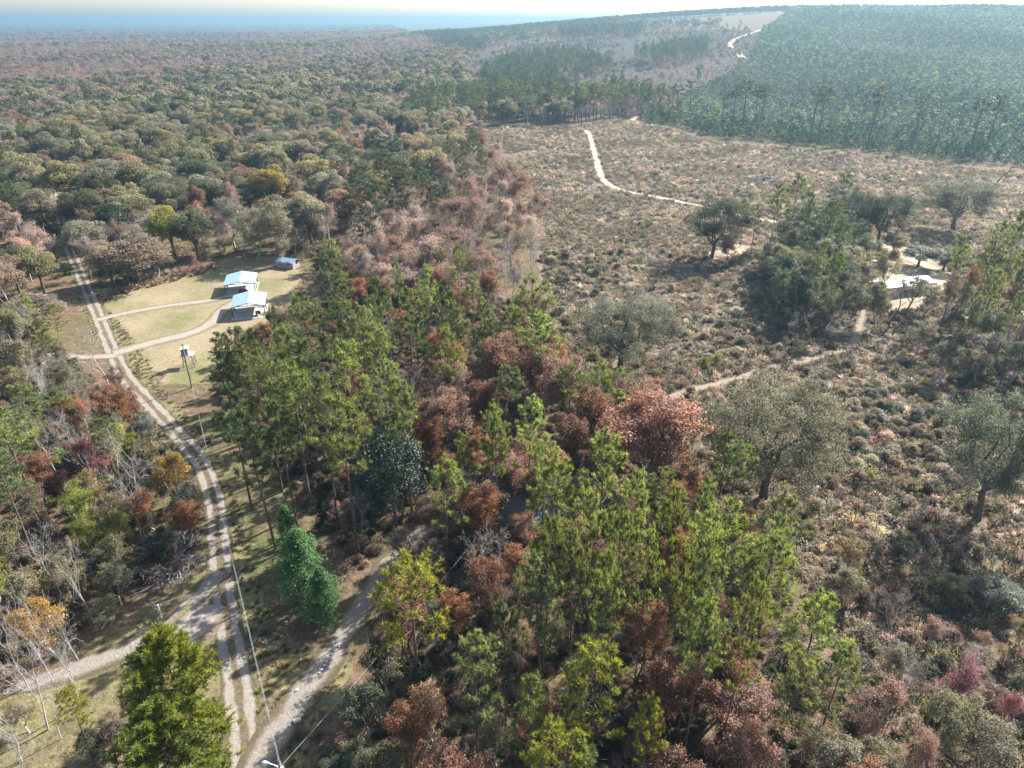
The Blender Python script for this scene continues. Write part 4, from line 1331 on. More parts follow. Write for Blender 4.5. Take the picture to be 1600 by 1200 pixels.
# ------------------------------------------------------------------ single trees
P_, B_ = False, True
HL = [
 # pines of the middle wood: species, x, y, crown width in photo pixels, height, colour, foot given
 ('pine', 487, 795, 112, 22.5, 'pine', B_), ('pine', 560, 862, 105, 22, 'pine_l', B_), ('pine', 655, 1098, 140, 18.5, 'pine_y', B_), ('pine', 497, 740, 95, 21, 'pine_d', B_),
 ('pine', 478, 500, 82, 20, 'pine', P_), ('pine', 520, 512, 72, 21, 'pine_d', P_), ('pine', 600, 486, 60, 22, 'pine_d', P_), ('pine', 648, 510, 66, 20, 'pine', P_),
 ('pine', 703, 488, 54, 22, 'pine_d', P_), ('pine', 708, 518, 64, 20, 'pine', P_), ('pine', 668, 462, 50, 21, 'pine_l', P_), ('pine', 832, 480, 84, 21, 'pine', P_),
 ('pine', 853, 536, 84, 19, 'pine_l', P_), ('pine', 462, 570, 92, 22, 'pine', P_), ('pine', 432, 530, 66, 20, 'pine_d', P_), ('pine', 378, 558, 84, 19, 'pine_d', P_),
 ('pine', 540, 590, 92, 22, 'pine', P_), ('pine', 412, 606, 86, 22, 'pine_g', P_), ('pine', 352, 590, 60, 16, 'pine_d', P_), ('pine', 345, 550, 56, 14, 'pine_d', P_),
 ('pine', 632, 650, 78, 20, 'pine', P_), ('pine', 590, 560, 70, 21, 'pine', P_), ('pine', 560, 530, 66, 21, 'pine_g', P_), ('pine', 700, 560, 56, 20, 'pine', P_),
 ('pine', 400, 700, 96, 20, 'pine_d', P_), ('pine', 365, 655, 84, 19, 'pine_d', P_), ('pine', 440, 680, 84, 20, 'pine_d', P_), ('pine', 505, 650, 80, 22, 'pine_g', P_),
 ('pine', 765, 682, 70, 19, 'pine', P_), ('pine', 826, 676, 70, 20, 'pine_l', P_), ('pine', 942, 745, 98, 22, 'pine_l', P_), ('pine', 868, 785, 112, 21, 'pine', P_),
 ('pine', 990, 800, 66, 20, 'pine_l', P_), ('pine', 1042, 832, 62, 21, 'pine', P_), ('pine', 932, 850, 98, 22, 'pine_l', P_), ('pine', 968, 872, 82, 21, 'pine', P_),
 ('pine', 852, 880, 92, 20, 'pine', P_), ('pine', 1100, 872, 78, 21, 'pine_l', P_), ('pine', 740, 1050, 96, 18, 'pine_g', P_), ('pine', 850, 945, 110, 20, 'pine_g', P_),
 ('pine', 950, 940, 76, 22, 'pine', P_), ('pine', 1060, 935, 72, 21, 'pine', P_), ('pine', 935, 1068, 138, 17, 'pine_y', P_), ('pine', 1012, 1142, 70, 15, 'pine_y', P_),
 ('pine', 832, 1115, 80, 16, 'pine_l', P_), ('pine', 868, 1195, 120, 16, 'pine_y', P_), ('pine', 1098, 1002, 90, 20, 'pine', P_), ('pine', 1150, 735, 84, 15, 'pine_l', P_),
 ('pine', 1145, 850, 110, 20, 'pine_l', P_), ('pine', 1195, 905, 104, 20, 'pine_l', P_), ('pine', 1268, 985, 120, 17, 'pine_l', P_), ('pine', 1310, 1050, 96, 14, 'pine_g', P_),
 ('pine', 690, 765, 86, 17, 'pine_l', P_), ('pine', 1090, 950, 60, 22, 'pine_d', P_), ('pine', 1160, 990, 80, 22, 'pine', P_), ('pine', 938, 600, 56, 15, 'pine_l', P_),
 ('pine', 1010, 905, 60, 22, 'pine', P_), ('pine', 900, 905, 70, 21, 'pine_g', P_), ('pine', 1240, 1075, 90, 15, 'pine_g', P_), ('pine', 790, 1000, 70, 18, 'pine_d', P_),
 ('pine', 600, 615, 66, 21, 'pine', P_), ('pine', 760, 510, 52, 19, 'pine_g', P_), ('pine', 1095, 800, 60, 19, 'pine', P_), ('pine', 1215, 865, 70, 18, 'pine_l', P_),
 # west side pines
 ('pine', 18, 690, 130, 18, 'pine_l', P_), ('pine', 40, 640, 80, 15, 'pine_l', P_), ('pine', 100, 636, 44, 10, 'pine_l', P_), ('bushpine', 275, 1085, 150, 14, 'pine_b', P_), ('bushpine', 262, 1165, 160, 10, 'pine_b', P_),
 ('pine', 112, 1105, 66, 9, 'pine_y', P_), ('pine', 10, 760, 90, 15, 'pine_g', P_),
 # evergreens by the driveway
 ('magnolia', 612, 745, 118, 15, 'magnolia', P_), ('cedar', 474, 895, 112, 11, 'cedar', P_), ('cedar', 452, 842, 60, 9, 'cedar', P_), ('cedar', 503, 808, 34, 5, 'cedar_d', P_), ('cedar', 505, 935, 70, 8, 'cedar', P_),
 ('upright', 600, 1045, 76, 8, 'olive_d', P_), ('upright', 572, 1115, 84, 6, 'olive_d', P_), ('upright', 560, 1170, 70, 4, 'olive_d', P_), ('upright', 655, 1060, 60, 7, 'magnolia', P_), ('dome', 520, 1190, 60, 2.5, 'olive_d', P_), ('dome', 610, 1185, 80, 3, 'olive', P_),
 ('pine', 850, 728, 60, 17, 'pine_l', P_), ('russet', 870, 745, 56, 11, 'rust_p', P_), ('bare', 590, 640, 50, 15, 'bare_g', P_), ('russet', 560, 680, 50, 12, 'rust_d', P_), ('bare', 470, 640, 50, 14, 'bare_g', P_),
 # brown leafed oaks
 ('russet', 1025, 680, 165, 18, 'rust_big', P_), ('russet', 775, 580, 92, 16, 'russet', P_), ('russet', 703, 662, 92, 15, 'rust_p', P_), ('russet', 700, 610, 70, 15, 'rust_p', P_),
 ('russet', 880, 610, 80, 15, 'rust_p', P_), ('russet', 928, 660, 72, 14, 'russet', P_), ('russet', 893, 695, 66, 12, 'rust_d', P_), ('russet', 760, 640, 60, 13, 'rust_d', P_),
 ('russet', 1062, 760, 90, 12, 'russet', P_), ('russet', 825, 735, 86, 9, 'rust_o', P_), ('russet', 690, 560, 60, 14, 'rust_o', P_), ('russet', 1090, 780, 70, 10, 'rust_o', P_),
 ('russet', 985, 640, 70, 13, 'rust_p', P_), ('russet', 745, 790, 80, 9, 'rust_o', P_), ('pine', 775, 702, 62, 17, 'pine', P_), ('russet', 790, 738, 56, 10, 'rust_p', P_), ('russet', 752, 742, 50, 9, 'rust_p', P_), ('russet', 806, 752, 60, 10, 'rust_p', P_), ('russet', 840, 770, 64, 11, 'rust_p', P_), ('upright', 770, 790, 60, 8, 'olive_g', P_), ('pine', 722, 720, 50, 16, 'pine', P_), ('russet', 640, 1150, 84, 8, 'rust_o', P_), ('russet', 1060, 880, 60, 13, 'rust_o', P_),
 ('russet', 640, 960, 90, 11, 'rust_d', P_), ('russet', 1080, 1080, 130, 8, 'russet', P_), ('russet', 1180, 1110, 130, 7, 'rust_p', P_), ('russet', 1000, 990, 80, 12, 'russet', P_),
 ('russet', 378, 570, 30, 12, 'rust_o', P_), ('russet', 850, 590, 70, 14, 'rust_d', P_), ('russet', 1140, 390, 34, 9, 'rust_d', P_), ('russet', 620, 970, 60, 12, 'rust_d', P_), ('russet', 1150, 1170, 110, 7, 'rust_p', P_),
 ('russet', 670, 700, 60, 12, 'rust_d', P_), ('russet', 1130, 820, 50, 9, 'rust_d', P_),
 # pinkish grey grove north of the wood
 ('pink', 590, 395, 72, 15, 'pink', P_), ('pink', 640, 365, 80, 17, 'pink', P_), ('pink', 700, 345, 84, 18, 'rust_p', P_), ('pink', 745, 345, 74, 18, 'rust_p', P_), ('pink', 660, 410, 84, 16, 'pink', P_),
 ('pink', 715, 395, 90, 16, 'rust_p', P_), ('pink', 610, 440, 80, 13, 'pink', P_), ('pink', 755, 420, 80, 15, 'rust_p', P_), ('pink', 690, 440, 70, 13, 'pink', P_), ('pink', 570, 420, 60, 13, 'pink', P_),
 ('pink', 780, 290, 72, 18, 'rust_d', P_), ('pink', 740, 270, 70, 18, 'brown', P_), ('pink', 815, 300, 62, 17, 'rust_d', P_), ('pink', 790, 340, 70, 17, 'brown', P_), ('pink', 690, 270, 60, 17, 'rust_p', P_),
 ('pink', 835, 330, 46, 14, 'rust_d', P_), ('pink', 640, 320, 60, 18, 'rust_p', P_), ('pink', 735, 310, 60, 18, 'rust_p', P_), ('pink', 545, 400, 50, 12, 'pink', P_), ('pink', 800, 440, 50, 11, 'pink', P_),
 # bare and thin trees
 ('bare', 745, 880, 90, 12, 'bare_g', P_), ('bare', 780, 950, 90, 12, 'bare_g', P_), ('bare', 645, 620, 60, 16, 'bare_g', P_), ('bare', 560, 790, 40, 9, 'bare', P_), ('bare', 620, 1010, 50, 8, 'bare', P_),
 ('bare', 75, 690, 80, 12, 'bare', P_), ('bare', 195, 715, 110, 14, 'bare', P_), ('bare', 130, 700, 80, 12, 'bare_g', P_), ('bare', 40, 1060, 110, 12, 'bare', P_), ('bare', 95, 1030, 90, 11, 'bare', P_),
 ('bare', 120, 900, 80, 12, 'bare', P_), ('bare', 70, 860, 90, 11, 'bare', P_), ('bare', 30, 960, 80, 10, 'bare', P_), ('bare', 155, 550, 100, 12, 'olive_y', P_), ('bare', 1510, 1035, 60, 9, 'bare', P_),
 ('bare', 1405, 960, 60, 9, 'bare_g', P_), ('bare', 1420, 1050, 80, 8, 'bare_g', P_), ('bare', 200, 770, 70, 12, 'bare_g', P_), ('bare', 5, 1130, 90, 9, 'bare', P_),
 ('bare', 55, 1000, 70, 10, 'bare_g', P_), ('bare', 100, 975, 60, 9, 'bare', P_), ('bare', 70, 1095, 80, 9, 'bare', P_), ('bare', 15, 1010, 80, 10, 'bare', P_), ('bare', 20, 1180, 80, 7, 'bare', P_), ('upright', 150, 1150, 60, 3.5, 'olive_d', P_), ('upright', 195, 1140, 60, 4, 'brown', P_), ('upright', 35, 1120, 60, 4, 'olive_y', P_),
 # coloured trees west of the road
 ('russet', 168, 640, 62, 11, 'rust_o', P_), ('russet', 118, 655, 50, 9, 'rust_o', P_), ('pink', 142, 725, 60, 12, 'red', P_), ('russet', 55, 740, 70, 9, 'rust_d', P_), ('upright', 272, 745, 60, 8, 'yellow', P_),
 ('upright', 112, 800, 66, 11, 'lime', P_), ('upright', 125, 840, 50, 9, 'lime', P_), ('upright', 285, 790, 60, 7, 'olive_y', P_), ('upright', 180, 800, 70, 8, 'tan', P_), ('upright', 190, 870, 70, 7, 'olive_y', P_),
 ('upright', 70, 980, 80, 8, 'yellow', P_), ('upright', 20, 850, 70, 9, 'olive_y', P_), ('upright', 50, 920, 70, 8, 'olive_y', P_), ('upright', 60, 790, 60, 9, 'brown', P_), ('upright', 230, 790, 60, 7, 'rust_o', P_),
 ('upright', 30, 560, 60, 11, 'olive_g', P_), ('upright', 90, 590, 60, 9, 'olive', P_), ('upright', 15, 610, 60, 10, 'olive_y', P_), ('upright', 240, 855, 60, 5, 'magnolia', P_), ('upright', 150, 960, 60, 4, 'olive', P_),
 ('upright', 205, 1100, 50, 5, 'brown', P_), ('upright', 175, 600, 40, 8, 'brown', P_),
 # rounded trees round the lawn and road
 ('dome', 205, 395, 112, 12, 'brown', P_), ('dome', 165, 400, 60, 11, 'olive_g', P_), ('dome', 262, 350, 64, 15, 'lime', P_), ('dome', 300, 355, 66, 14, 'olive_d', P_), ('upright', 360, 345, 70, 16, 'olive_g', P_),
 ('upright', 395, 360, 60, 15, 'olive', P_), ('upright', 435, 355, 66, 17, 'olive_g', P_), ('upright', 498, 405, 60, 13, 'olive_d', P_), ('upright', 500, 445, 56, 11, 'olive_d', P_), ('pine', 515, 425, 50, 17, 'pine_d', P_), ('upright', 480, 500, 44, 8, 'olive_g', P_),
 ('upright', 441, 388, 30, 8, 'olive_g', P_), ('dome', 480, 330, 74, 17, 'olive_g', P_), ('dome', 490, 270, 80, 18, 'olive_y', P_),
 ('pine', 560, 285, 70, 21, 'pine_f', P_), ('pine', 600, 265, 66, 22, 'pine_f', P_), ('pine', 620, 300, 70, 21, 'pine_f', P_), ('pine', 580, 320, 66, 20, 'pine_f', P_), ('pine', 540, 250, 60, 20, 'pine_f', P_),
 ('pine', 655, 285, 60, 19, 'pine_f', P_), ('pine', 610, 230, 60, 21, 'pine_f', P_), ('pine', 690, 305, 50, 17, 'pine_f', P_), ('pine', 570, 350, 60, 18, 'pine_f', P_), ('pine', 740, 245, 50, 18, 'pine_f', P_), ('pine', 705, 235, 40, 17, 'pine_f', P_),
 ('dome', 640, 190, 60, 18, 'olive_y', P_), ('dome', 455, 240, 70, 17, 'olive_y', P_), ('dome', 420, 285, 66, 17, 'yellow', P_), ('dome', 420, 225, 66, 17, 'olive_d', P_), ('dome', 10, 505, 60, 12, 'olive', P_),
 ('dome', 55, 410, 60, 12, 'olive', P_), ('dome', 15, 410, 60, 12, 'olive_d', P_), ('dome', 50, 480, 90, 8, 'brown', P_), ('dome', 20, 300, 40, 13, 'pine_d', P_), ('dome', 68, 335, 30, 11, 'magnolia', P_),
 ('dome', 130, 365, 70, 12, 'olive_g', P_), ('upright', 188, 345, 60, 13, 'magnolia', P_), ('upright', 155, 330, 60, 13, 'olive_d', P_), ('upright', 430, 500, 60, 7, 'tan', P_), ('upright', 445, 520, 50, 6, 'olive_y', P_),
 ('upright', 240, 405, 60, 9, 'brown', P_), ('pink', 302, 408, 26, 6, 'rust_d', P_),
 # spreading oaks on the right
 ('liveoak', 1215, 665, 225, 19, 'liveoak_l', P_), ('liveoak', 1572, 690, 190, 20, 'liveoak', P_), ('liveoak', 975, 500, 168, 16, 'liveoak_l', P_), ('liveoak', 1120, 340, 104, 19, 'liveoak_d', P_),
 ('liveoak', 1325, 325, 100, 17, 'liveoak_d', P_), ('liveoak', 1385, 330, 96, 16, 'liveoak_d', P_), ('liveoak', 1505, 308, 116, 17, 'liveoak', P_),
 ('dome', 1560, 925, 80, 4, 'liveoak_l', P_),
 # clump before the mobile home
 ('pine', 1245, 300, 52, 20, 'pine', P_), ('pine', 1215, 315, 34, 19, 'pine_g', P_), ('pine', 1182, 340, 30, 15, 'pine_g', P_), ('pine', 1165, 330, 26, 14, 'pine_l', P_), ('pine', 1320, 292, 34, 19, 'pine_d', P_),
 ('upright', 1260, 350, 66, 16, 'liveoak_l', P_), ('upright', 1225, 370, 60, 14, 'liveoak', P_), ('upright', 1280, 400, 70, 13, 'olive_g', P_), ('upright', 1325, 415, 66, 12, 'olive_y', P_), ('upright', 1250, 420, 60, 13, 'olive_d', P_),
 ('upright', 1305, 450, 60, 11, 'olive_g', P_), ('upright', 1215, 430, 60, 12, 'magnolia', P_), ('upright', 1270, 470, 60, 11, 'olive_d', P_), ('upright', 1390, 420, 44, 12, 'olive_y', P_), ('upright', 1425, 455, 56, 8, 'olive_g', P_), ('upright', 1378, 470, 44, 11, 'olive', P_), ('upright', 1452, 462, 46, 9, 'olive_g', P_), ('upright', 1345, 395, 56, 13, 'olive_d', P_), ('pine', 1300, 340, 44, 19, 'pine_d', P_), ('upright', 1330, 470, 56, 12, 'olive_d', P_),
 ('upright', 1350, 440, 44, 9, 'olive_d', P_), ('dome', 1440, 395, 60, 6, 'olive_d', P_), ('dome', 1480, 400, 56, 6, 'olive_d', P_), ('dome', 1400, 375, 40, 6, 'olive', P_),
 # thin pines and trees at the right edge
 ('pine', 1502, 405, 44, 19, 'pine', P_), ('pine', 1560, 385, 44, 22, 'pine_g', P_), ('pine', 1592, 372, 40, 23, 'pine_d', P_), ('pine', 1545, 410, 40, 19, 'pine_g', P_), ('pine', 1618, 400, 46, 22, 'pine', P_),
 ('upright', 1545, 445, 40, 12, 'olive_y', P_), ('russet', 1520, 445, 26, 12, 'rust_o', P_), ('upright', 1575, 430, 44, 14, 'olive_y', P_), ('upright', 1490, 460, 36, 12, 'brown', P_), ('upright', 1540, 540, 70, 9, 'olive_g', P_),
 ('upright', 1590, 560, 60, 10, 'olive_d', P_), ('upright', 1480, 560, 60, 9, 'olive_d', P_), ('upright', 1440, 520, 50, 8, 'olive_g', P_), ('russet', 1590, 465, 30, 9, 'red', P_), ('upright', 1380, 480, 40, 9, 'olive', P_), ('upright', 1560, 510, 60, 10, 'olive', P_),
 # lower right corner
 ('pink', 1500, 1062, 96, 9, 'pinkred', P_), ('pink', 1592, 1115, 60, 7, 'red', P_), ('upright', 1470, 1130, 110, 9, 'olive_y', P_), ('upright', 1555, 1165, 90, 8, 'olive_g', P_), ('pink', 1380, 1110, 90, 8, 'rust_p', P_),
 ('upright', 1340, 870, 66, 6, 'tan', P_), ('upright', 1330, 910, 50, 5, 'olive_y', P_), ('dome', 1490, 915, 40, 4, 'olive_y', P_), ('upright', 1390, 1030, 60, 6, 'olive_g', P_), ('pink', 1430, 1170, 80, 8, 'rust_p', P_),
 ('upright', 1360, 1185, 80, 6, 'olive_y', P_), ('upright', 1280, 1150, 80, 6, 'tan', P_),
 # lone tall pines on the plantation edge (foot given)
 ('sentinel', 1057, 187, 26, 21, 'pine_f', B_), ('sentinel', 1077, 184, 22, 23, 'pine_f', B_), ('sentinel', 1126, 203, 22, 23, 'pine_f', B_), ('sentinel', 1143, 204, 24, 25, 'pine_f', B_), ('sentinel', 1160, 200, 30, 27, 'pine_f', B_),
 ('sentinel', 1178, 203, 20, 25, 'pine_f', B_), ('sentinel', 1186, 202, 26, 25, 'pine_f', B_), ('sentinel', 1266, 212, 26, 26, 'pine_f', B_), ('sentinel', 1277, 222, 34, 28, 'pine_f', B_), ('sentinel', 1354, 234, 34, 30, 'pine_f', B_),
 ('sentinel', 1423, 238, 22, 21, 'pine_f', B_), ('sentinel', 1514, 243, 36, 28, 'pine_f', B_), ('sentinel', 1538, 240, 32, 27, 'pine_f', B_), ('sentinel', 1005, 178, 20, 20, 'pine_f', B_),
]
HAND = {  # hand-written labels for trees that stand out, by their place in the list above
 ('cedar', 474, 895): 'tall bright green feathery cedar between road and driveway', ('magnolia', 612, 745): 'glossy dark evergreen with silvery glints beside the leaning pines',
 ('russet', 1025, 680): 'largest orange brown leafed oak with dark forked trunk', ('liveoak', 1215, 665): 'broad dusty grey oak with forked dark limbs on the clearing', ('liveoak', 1572, 690): 'big grey green oak leaning out at the right edge',
 ('liveoak', 975, 500): 'round soft grey green oak alone beside the wood', ('liveoak', 1120, 340): 'dark oak with forked trunk beside the sand track', ('liveoak', 1505, 308): 'vase shaped oak with bare lower limbs behind the yard',
 ('liveoak', 1325, 325): 'left of two dark oaks behind the mobile home', ('liveoak', 1385, 330): 'right of two dark oaks behind the mobile home', ('pink', 1500, 1062): 'pink red leafed tree with a dead grey top beside it',
 ('bare', 1510, 1035): 'small dead grey tree rising out of the pink red tree', ('bushpine', 275, 1085): 'tall bushy fresh green pine beside the lower road', ('bushpine', 262, 1165): 'low bushy fresh green pine below the taller bushy pine',
 ('bare', 155, 550): 'spreading thin leafed tree leaning over the road by lawn', ('dome', 205, 395): 'wide brownish dome tree where road meets the lawn', ('dome', 262, 350): 'bright lime rounded tree behind the lawn',
 ('upright', 441, 388): 'small grey green tree in front of the low shed', ('pine', 655, 1098): 'yellow green flat topped pine with long bare trunk by driveway', ('pine', 560, 862): 'tall pine with long bare trunk beside the glossy evergreen',
 ('pine', 487, 795): 'tall pine with leaning bare trunk above the feathery cedar', ('upright', 272, 745): 'golden yellow leafed tree at the inside of the road bend', ('sentinel', 1354, 234): 'lone thin flat topped pine apart on plantation edge',
}
for sp, px, py, w, H, ck, b in HL:
    hero(sp, px, py, w, H, ck, HAND.get((sp, px, py)), b)
print('heroes', len(HL), COUNT)

# ------------------------------------------------------------------ the woods around them
HX = np.array(HERO)
RP = np.concatenate([np.concatenate([c, np.full((len(c), 1), w)], 1) for c, w in ROADS])
def near_road(x, y, extra=0.0):
    d = np.full(len(x), 1e9)
    for i in range(0, len(RP), 4000):
        s = RP[i:i + 4000]
        d = np.minimum(d, np.min(np.hypot(x[:, None] - s[None, :, 0], y[:, None] - s[None, :, 1]) - s[None, :, 2], axis=1))
    return d < extra
def near_hero(x, y, k=.55, pad=.8):
    return np.any(np.hypot(x[:, None] - HX[None, :, 0], y[:, None] - HX[None, :, 1]) < HX[None, :, 2] * k + pad, axis=1)
GROVE_ = [(540, 440), (560, 390), (640, 350), (700, 300), (735, 235), (790, 285), (835, 350), (850, 430), (800, 470), (700, 470), (600, 475)]
OPEN = [LAWN, YARD, PALEPATCH, WESTYARD, EASTCUT]
HOUSES = [(hh.location.x, hh.location.y, 5.5), (mh.location.x, mh.location.y, 7.5), (at(451, 417).x, at(451, 417).y, 4), (at(1367, 463).x, at(1367, 463).y, 3), (at(300, 606).x, at(300, 606).y, 2)]
def free(x, y, extra=0.3, hk=.55, pad=.8, forest=False):
    px, py = proj(x, y, hgt(x, y))
    ok = ~near_hero(x, y, hk, pad)
    m = np.hypot(x, y) < 460
    rd = np.zeros(len(x), bool)
    if m.any():
        rd[m] = near_road(x[m], y[m], extra)
    ok &= ~rd
    for pl in OPEN + ([GROVE_] if forest else []):
        ok &= ~in_poly(px, py, pl)
    for hx, hy, r in HOUSES:
        ok &= np.hypot(x - hx, y - hy) > r
    return ok
def lattice(poly, cell, bounds, seed, jit=.48, pxm=(-330, 1930, 1560)):
    r = np.random.default_rng(seed)
    x0, x1, y0, y1 = bounds
    gx, gy = np.meshgrid(np.arange(x0, x1, cell), np.arange(y0, y1, cell))
    x = (gx + r.uniform(-jit, jit, gx.shape) * cell).ravel(); y = (gy + r.uniform(-jit, jit, gx.shape) * cell).ravel()
    px, py = proj(x, y, hgt(x, y))
    ok = (px > pxm[0]) & (px < pxm[1]) & (py < pxm[2])
    if poly is not None:
        ok &= in_poly(px, py, poly)
    return x[ok], y[ok]

CENTER = [(335, 610), (360, 560), (430, 520), (470, 485), (520, 445), (560, 420), (640, 430), (760, 450), (850, 500), (885, 600), (1000, 655), (1110, 720), (1150, 830), (1230, 930), (1300, 1060), (1420, 1250), (1500, 1560), (500, 1560), (520, 1200), (575, 1090), (640, 1000), (655, 930), (600, 900), (560, 880), (480, 800), (430, 755), (390, 700)]
WEST = [(-330, 520), (60, 512), (120, 565), (190, 640), (250, 700), (295, 770), (318, 850), (290, 890), (220, 925), (130, 985), (0, 1040), (-330, 1180)]
FOREST = [(-900, 560), (-100, 540), (60, 500), (95, 440), (160, 450), (185, 430), (300, 415), (345, 402), (430, 392), (520, 425), (560, 440), (640, 440), (760, 450), (835, 440), (835, 350), (790, 285), (745, 235), (733, 202), (800, 194), (905, 196), (985, 189), (1000, 182), (770, 168), (720, 120), (740, 86), (640, 60), (600, 34), (-900, 30)]

KEEP = [((335, 405, 430, 500), 172), ((428, 398, 482, 462), 178), ((250, 535, 318, 612), 125), ((1345, 385, 1490, 470), 170), ((330, 900, 600, 1200), 60), ((160, 455, 335, 600), 135)]
def blocks(x, y, W, H):
    px, py = proj(x, y, H * .66)
    k = FPX / depth(x, y, H * .66)
    for (a, b, c, d), far_ in KEEP:
        if y < far_ and px + W * k * .5 > a and px - W * k * .5 < c and py + H * k * .34 > b and py - H * k * .34 < d:
            return True
    return False
CAND = []   # species, x, y, W, H, colour key
def wood(poly, cell, bounds, seed, mix, hk=.55, extra=.6, hscale=1.0):
    x, y = lattice(poly, cell, bounds, seed)
    k = free(x, y, extra, hk, .8, poly is FOREST)
    r = np.random.default_rng(seed + 1)
    w = np.array([m[0] for m in mix]); w = w / w.sum()
    big = np.sin(x / 37 + seed) + np.sin(y / 29 - x / 61)
    names = [m[1] for m in mix]
    grey = np.array([n in ('pink', 'bare', 'russet') for n in names])
    for i in np.nonzero(k)[0]:
        ww = w
        if poly is FOREST:                       # kinds keep company: mauve thin woods here, dense crowns there
            ww = np.where(grey, w * (3.2 if big[i] > .7 else .45), w * (.45 if big[i] > .7 else 1.1)); ww = ww / ww.sum()
        m = mix[int(r.choice(len(mix), p=ww))]
        W = m[2] * r.uniform(.75, 1.25); H = m[3] * r.uniform(.72, 1.15) * hscale
        if blocks(x[i], y[i], W, H):
            continue
        CAND.append((m[1], x[i], y[i], W, H, m[4][int(r.integers(len(m[4])))]))
wood(CENTER, 5.6, (-75, 60, 34, 175), 21, [(.14, 'pine', 5.2, 15, ('pine', 'pine_g', 'pine_l')), (.34, 'russet', 5.0, 10, ('russet', 'rust_p', 'rust_d', 'rust_o')), (.16, 'bare', 5, 10, ('bare_g', 'bare')), (.3, 'upright', 4.5, 8, ('olive_g', 'brown', 'olive', 'tan', 'olive_d'))], .5)
wood(WEST, 4.4, (-115, -20, 44, 150), 22, [(.30, 'bare', 5.5, 10, ('bare', 'bare_g')), (.12, 'pine', 4.5, 11, ('pine_l', 'pine_g')), (.14, 'russet', 4, 8, ('rust_o', 'rust_d')), (.44, 'upright', 4.6, 7.5, ('lime', 'olive_y', 'olive_g', 'brown', 'tan', 'olive_d'))], .7)
n0 = len(CAND)
wood(FOREST, 10.2, (-620, 60, 125, 700), 23, [(.13, 'upright', 8.5, 14, ('olive_g', 'olive', 'olive_d', 'brown')), (.08, 'forestoak', 13, 15, ('olive_d', 'olive_g', 'olive')), (.46, 'dome', 14.5, 16.5, ('olive', 'olive_y', 'olive_d', 'olive_g', 'olive_d', 'brown', 'olive_g', 'olive')), (.30, 'pink', 9.5, 14, ('pink', 'brown', 'rust_p', 'pink')), (.10, 'bare', 8, 13, ('bare_g',)), (.05, 'russet', 7, 13, ('russet', 'rust_d', 'rust_o')), (.07, 'pine', 6.2, 19, ('pine_f', 'pine_d'))], .55, .2)
GROVE = [(540, 440), (560, 390), (640, 350), (700, 300), (735, 235), (790, 285), (835, 350), (850, 430), (800, 470), (700, 470), (600, 475)]
wood(GROVE, 7.4, (-60, 20, 150, 400), 38, [(.60, 'pink', 8.0, 15, ('pink', 'rust_p', 'pink', 'rust_d', 'brown')), (.18, 'bare', 7, 14, ('bare_g',)), (.12, 'pine', 5.5, 17, ('pine_f', 'pine_d')), (.10, 'upright', 6, 12, ('olive_g', 'brown'))], .25)
EDGE = [(640, 215), (735, 203), (800, 195), (905, 198), (985, 190), (1005, 186), (1000, 178), (900, 168), (770, 160), (680, 170), (640, 190)]
wood(EDGE, 7.0, (-110, 130, 420, 640), 24, [(.62, 'sentinel', 6.0, 21, ('pine_f', 'pine_d', 'pine_g')), (.38, 'bare', 5.0, 13, ('bare_g',))], .3)
RIDGE = [(605, 50), (640, 62), (700, 84), (742, 92), (760, 78), (720, 60), (650, 44)]
wood(RIDGE, 11, (-330, 40, 600, 2200), 25, [(1, 'pine', 8.5, 19, ('pine_f',))], .3)
STRIPS = [[(800, 100), (905, 92), (960, 112), (905, 132), (820, 150), (760, 160), (745, 130)], [(990, 92), (1104, 70), (1104, 98), (1000, 112)], [(870, 52), (1000, 48), (1010, 58), (880, 66)], [(930, 172), (1000, 182), (1060, 190), (1055, 176), (960, 150)]]
for i, s_ in enumerate(STRIPS):
    wood(s_, 8.5, (-80, 560, 470, 1900), 26 + i, [(.75, 'pine', 6.5, 19, ('pine_f', 'pine_d')), (.25, 'bare', 7, 13, ('bare_g',))], .3, .3)
CREST = [(600, 52), (640, 62), (745, 84), (800, 70), (900, 58), (1000, 50), (1120, 45), (1125, 38), (1000, 40), (900, 46), (800, 52), (700, 46)]
wood(CREST, 12, (-420, 640, 1100, 2400), 33, [(.5, 'bare', 9, 12, ('bare_g',)), (.3, 'pine', 8, 15, ('pine_f',)), (.2, 'dome', 11, 12, ('olive_d', 'brown'))], .3, .3)
wood(SLOPE, 30, (-260, 620, 480, 1900), 39, [(.6, 'bare', 8, 12, ('bare_g',)), (.25, 'pine', 6, 15, ('pine_f',)), (.15, 'dome', 8, 8, ('olive_d',))], .3, .3)
# north-east pines and clump infill
CLUMP = [(1190, 440), (1240, 400), (1330, 395), (1345, 440), (1340, 500), (1290, 530), (1200, 500)]
wood(CLUMP, 4.6, (45, 100, 130, 215), 35, [(.22, 'pine', 4.5, 18, ('pine_g', 'pine_d')), (.78, 'upright', 6.5, 12, ('olive_d', 'olive_d', 'olive', 'magnolia'))], .3)
RCLUMP = [(1470, 520), (1500, 480), (1700, 470), (1760, 640), (1600, 640), (1480, 590)]
wood(RCLUMP, 5.0, (70, 190, 95, 190), 36, [(.3, 'pine', 4, 19, ('pine_g', 'pine')), (.2, 'bare', 5, 11, ('bare_g',)), (.5, 'upright', 4.5, 9, ('olive_g', 'olive_d', 'olive_y', 'brown'))], .5)
BR = [(1230, 1010), (1330, 1080), (1480, 1000), (1650, 1020), (1900, 1300), (1600, 1500), (1250, 1400)]
wood(BR, 4.2, (10, 75, 34, 62), 37, [(.35, 'pink', 4, 6, ('rust_p', 'pink', 'rust_p')), (.15, 'bare', 4, 6, ('bare_g',)), (.5, 'upright', 3.8, 5, ('olive_y', 'tan', 'olive_g', 'brown'))], .6)

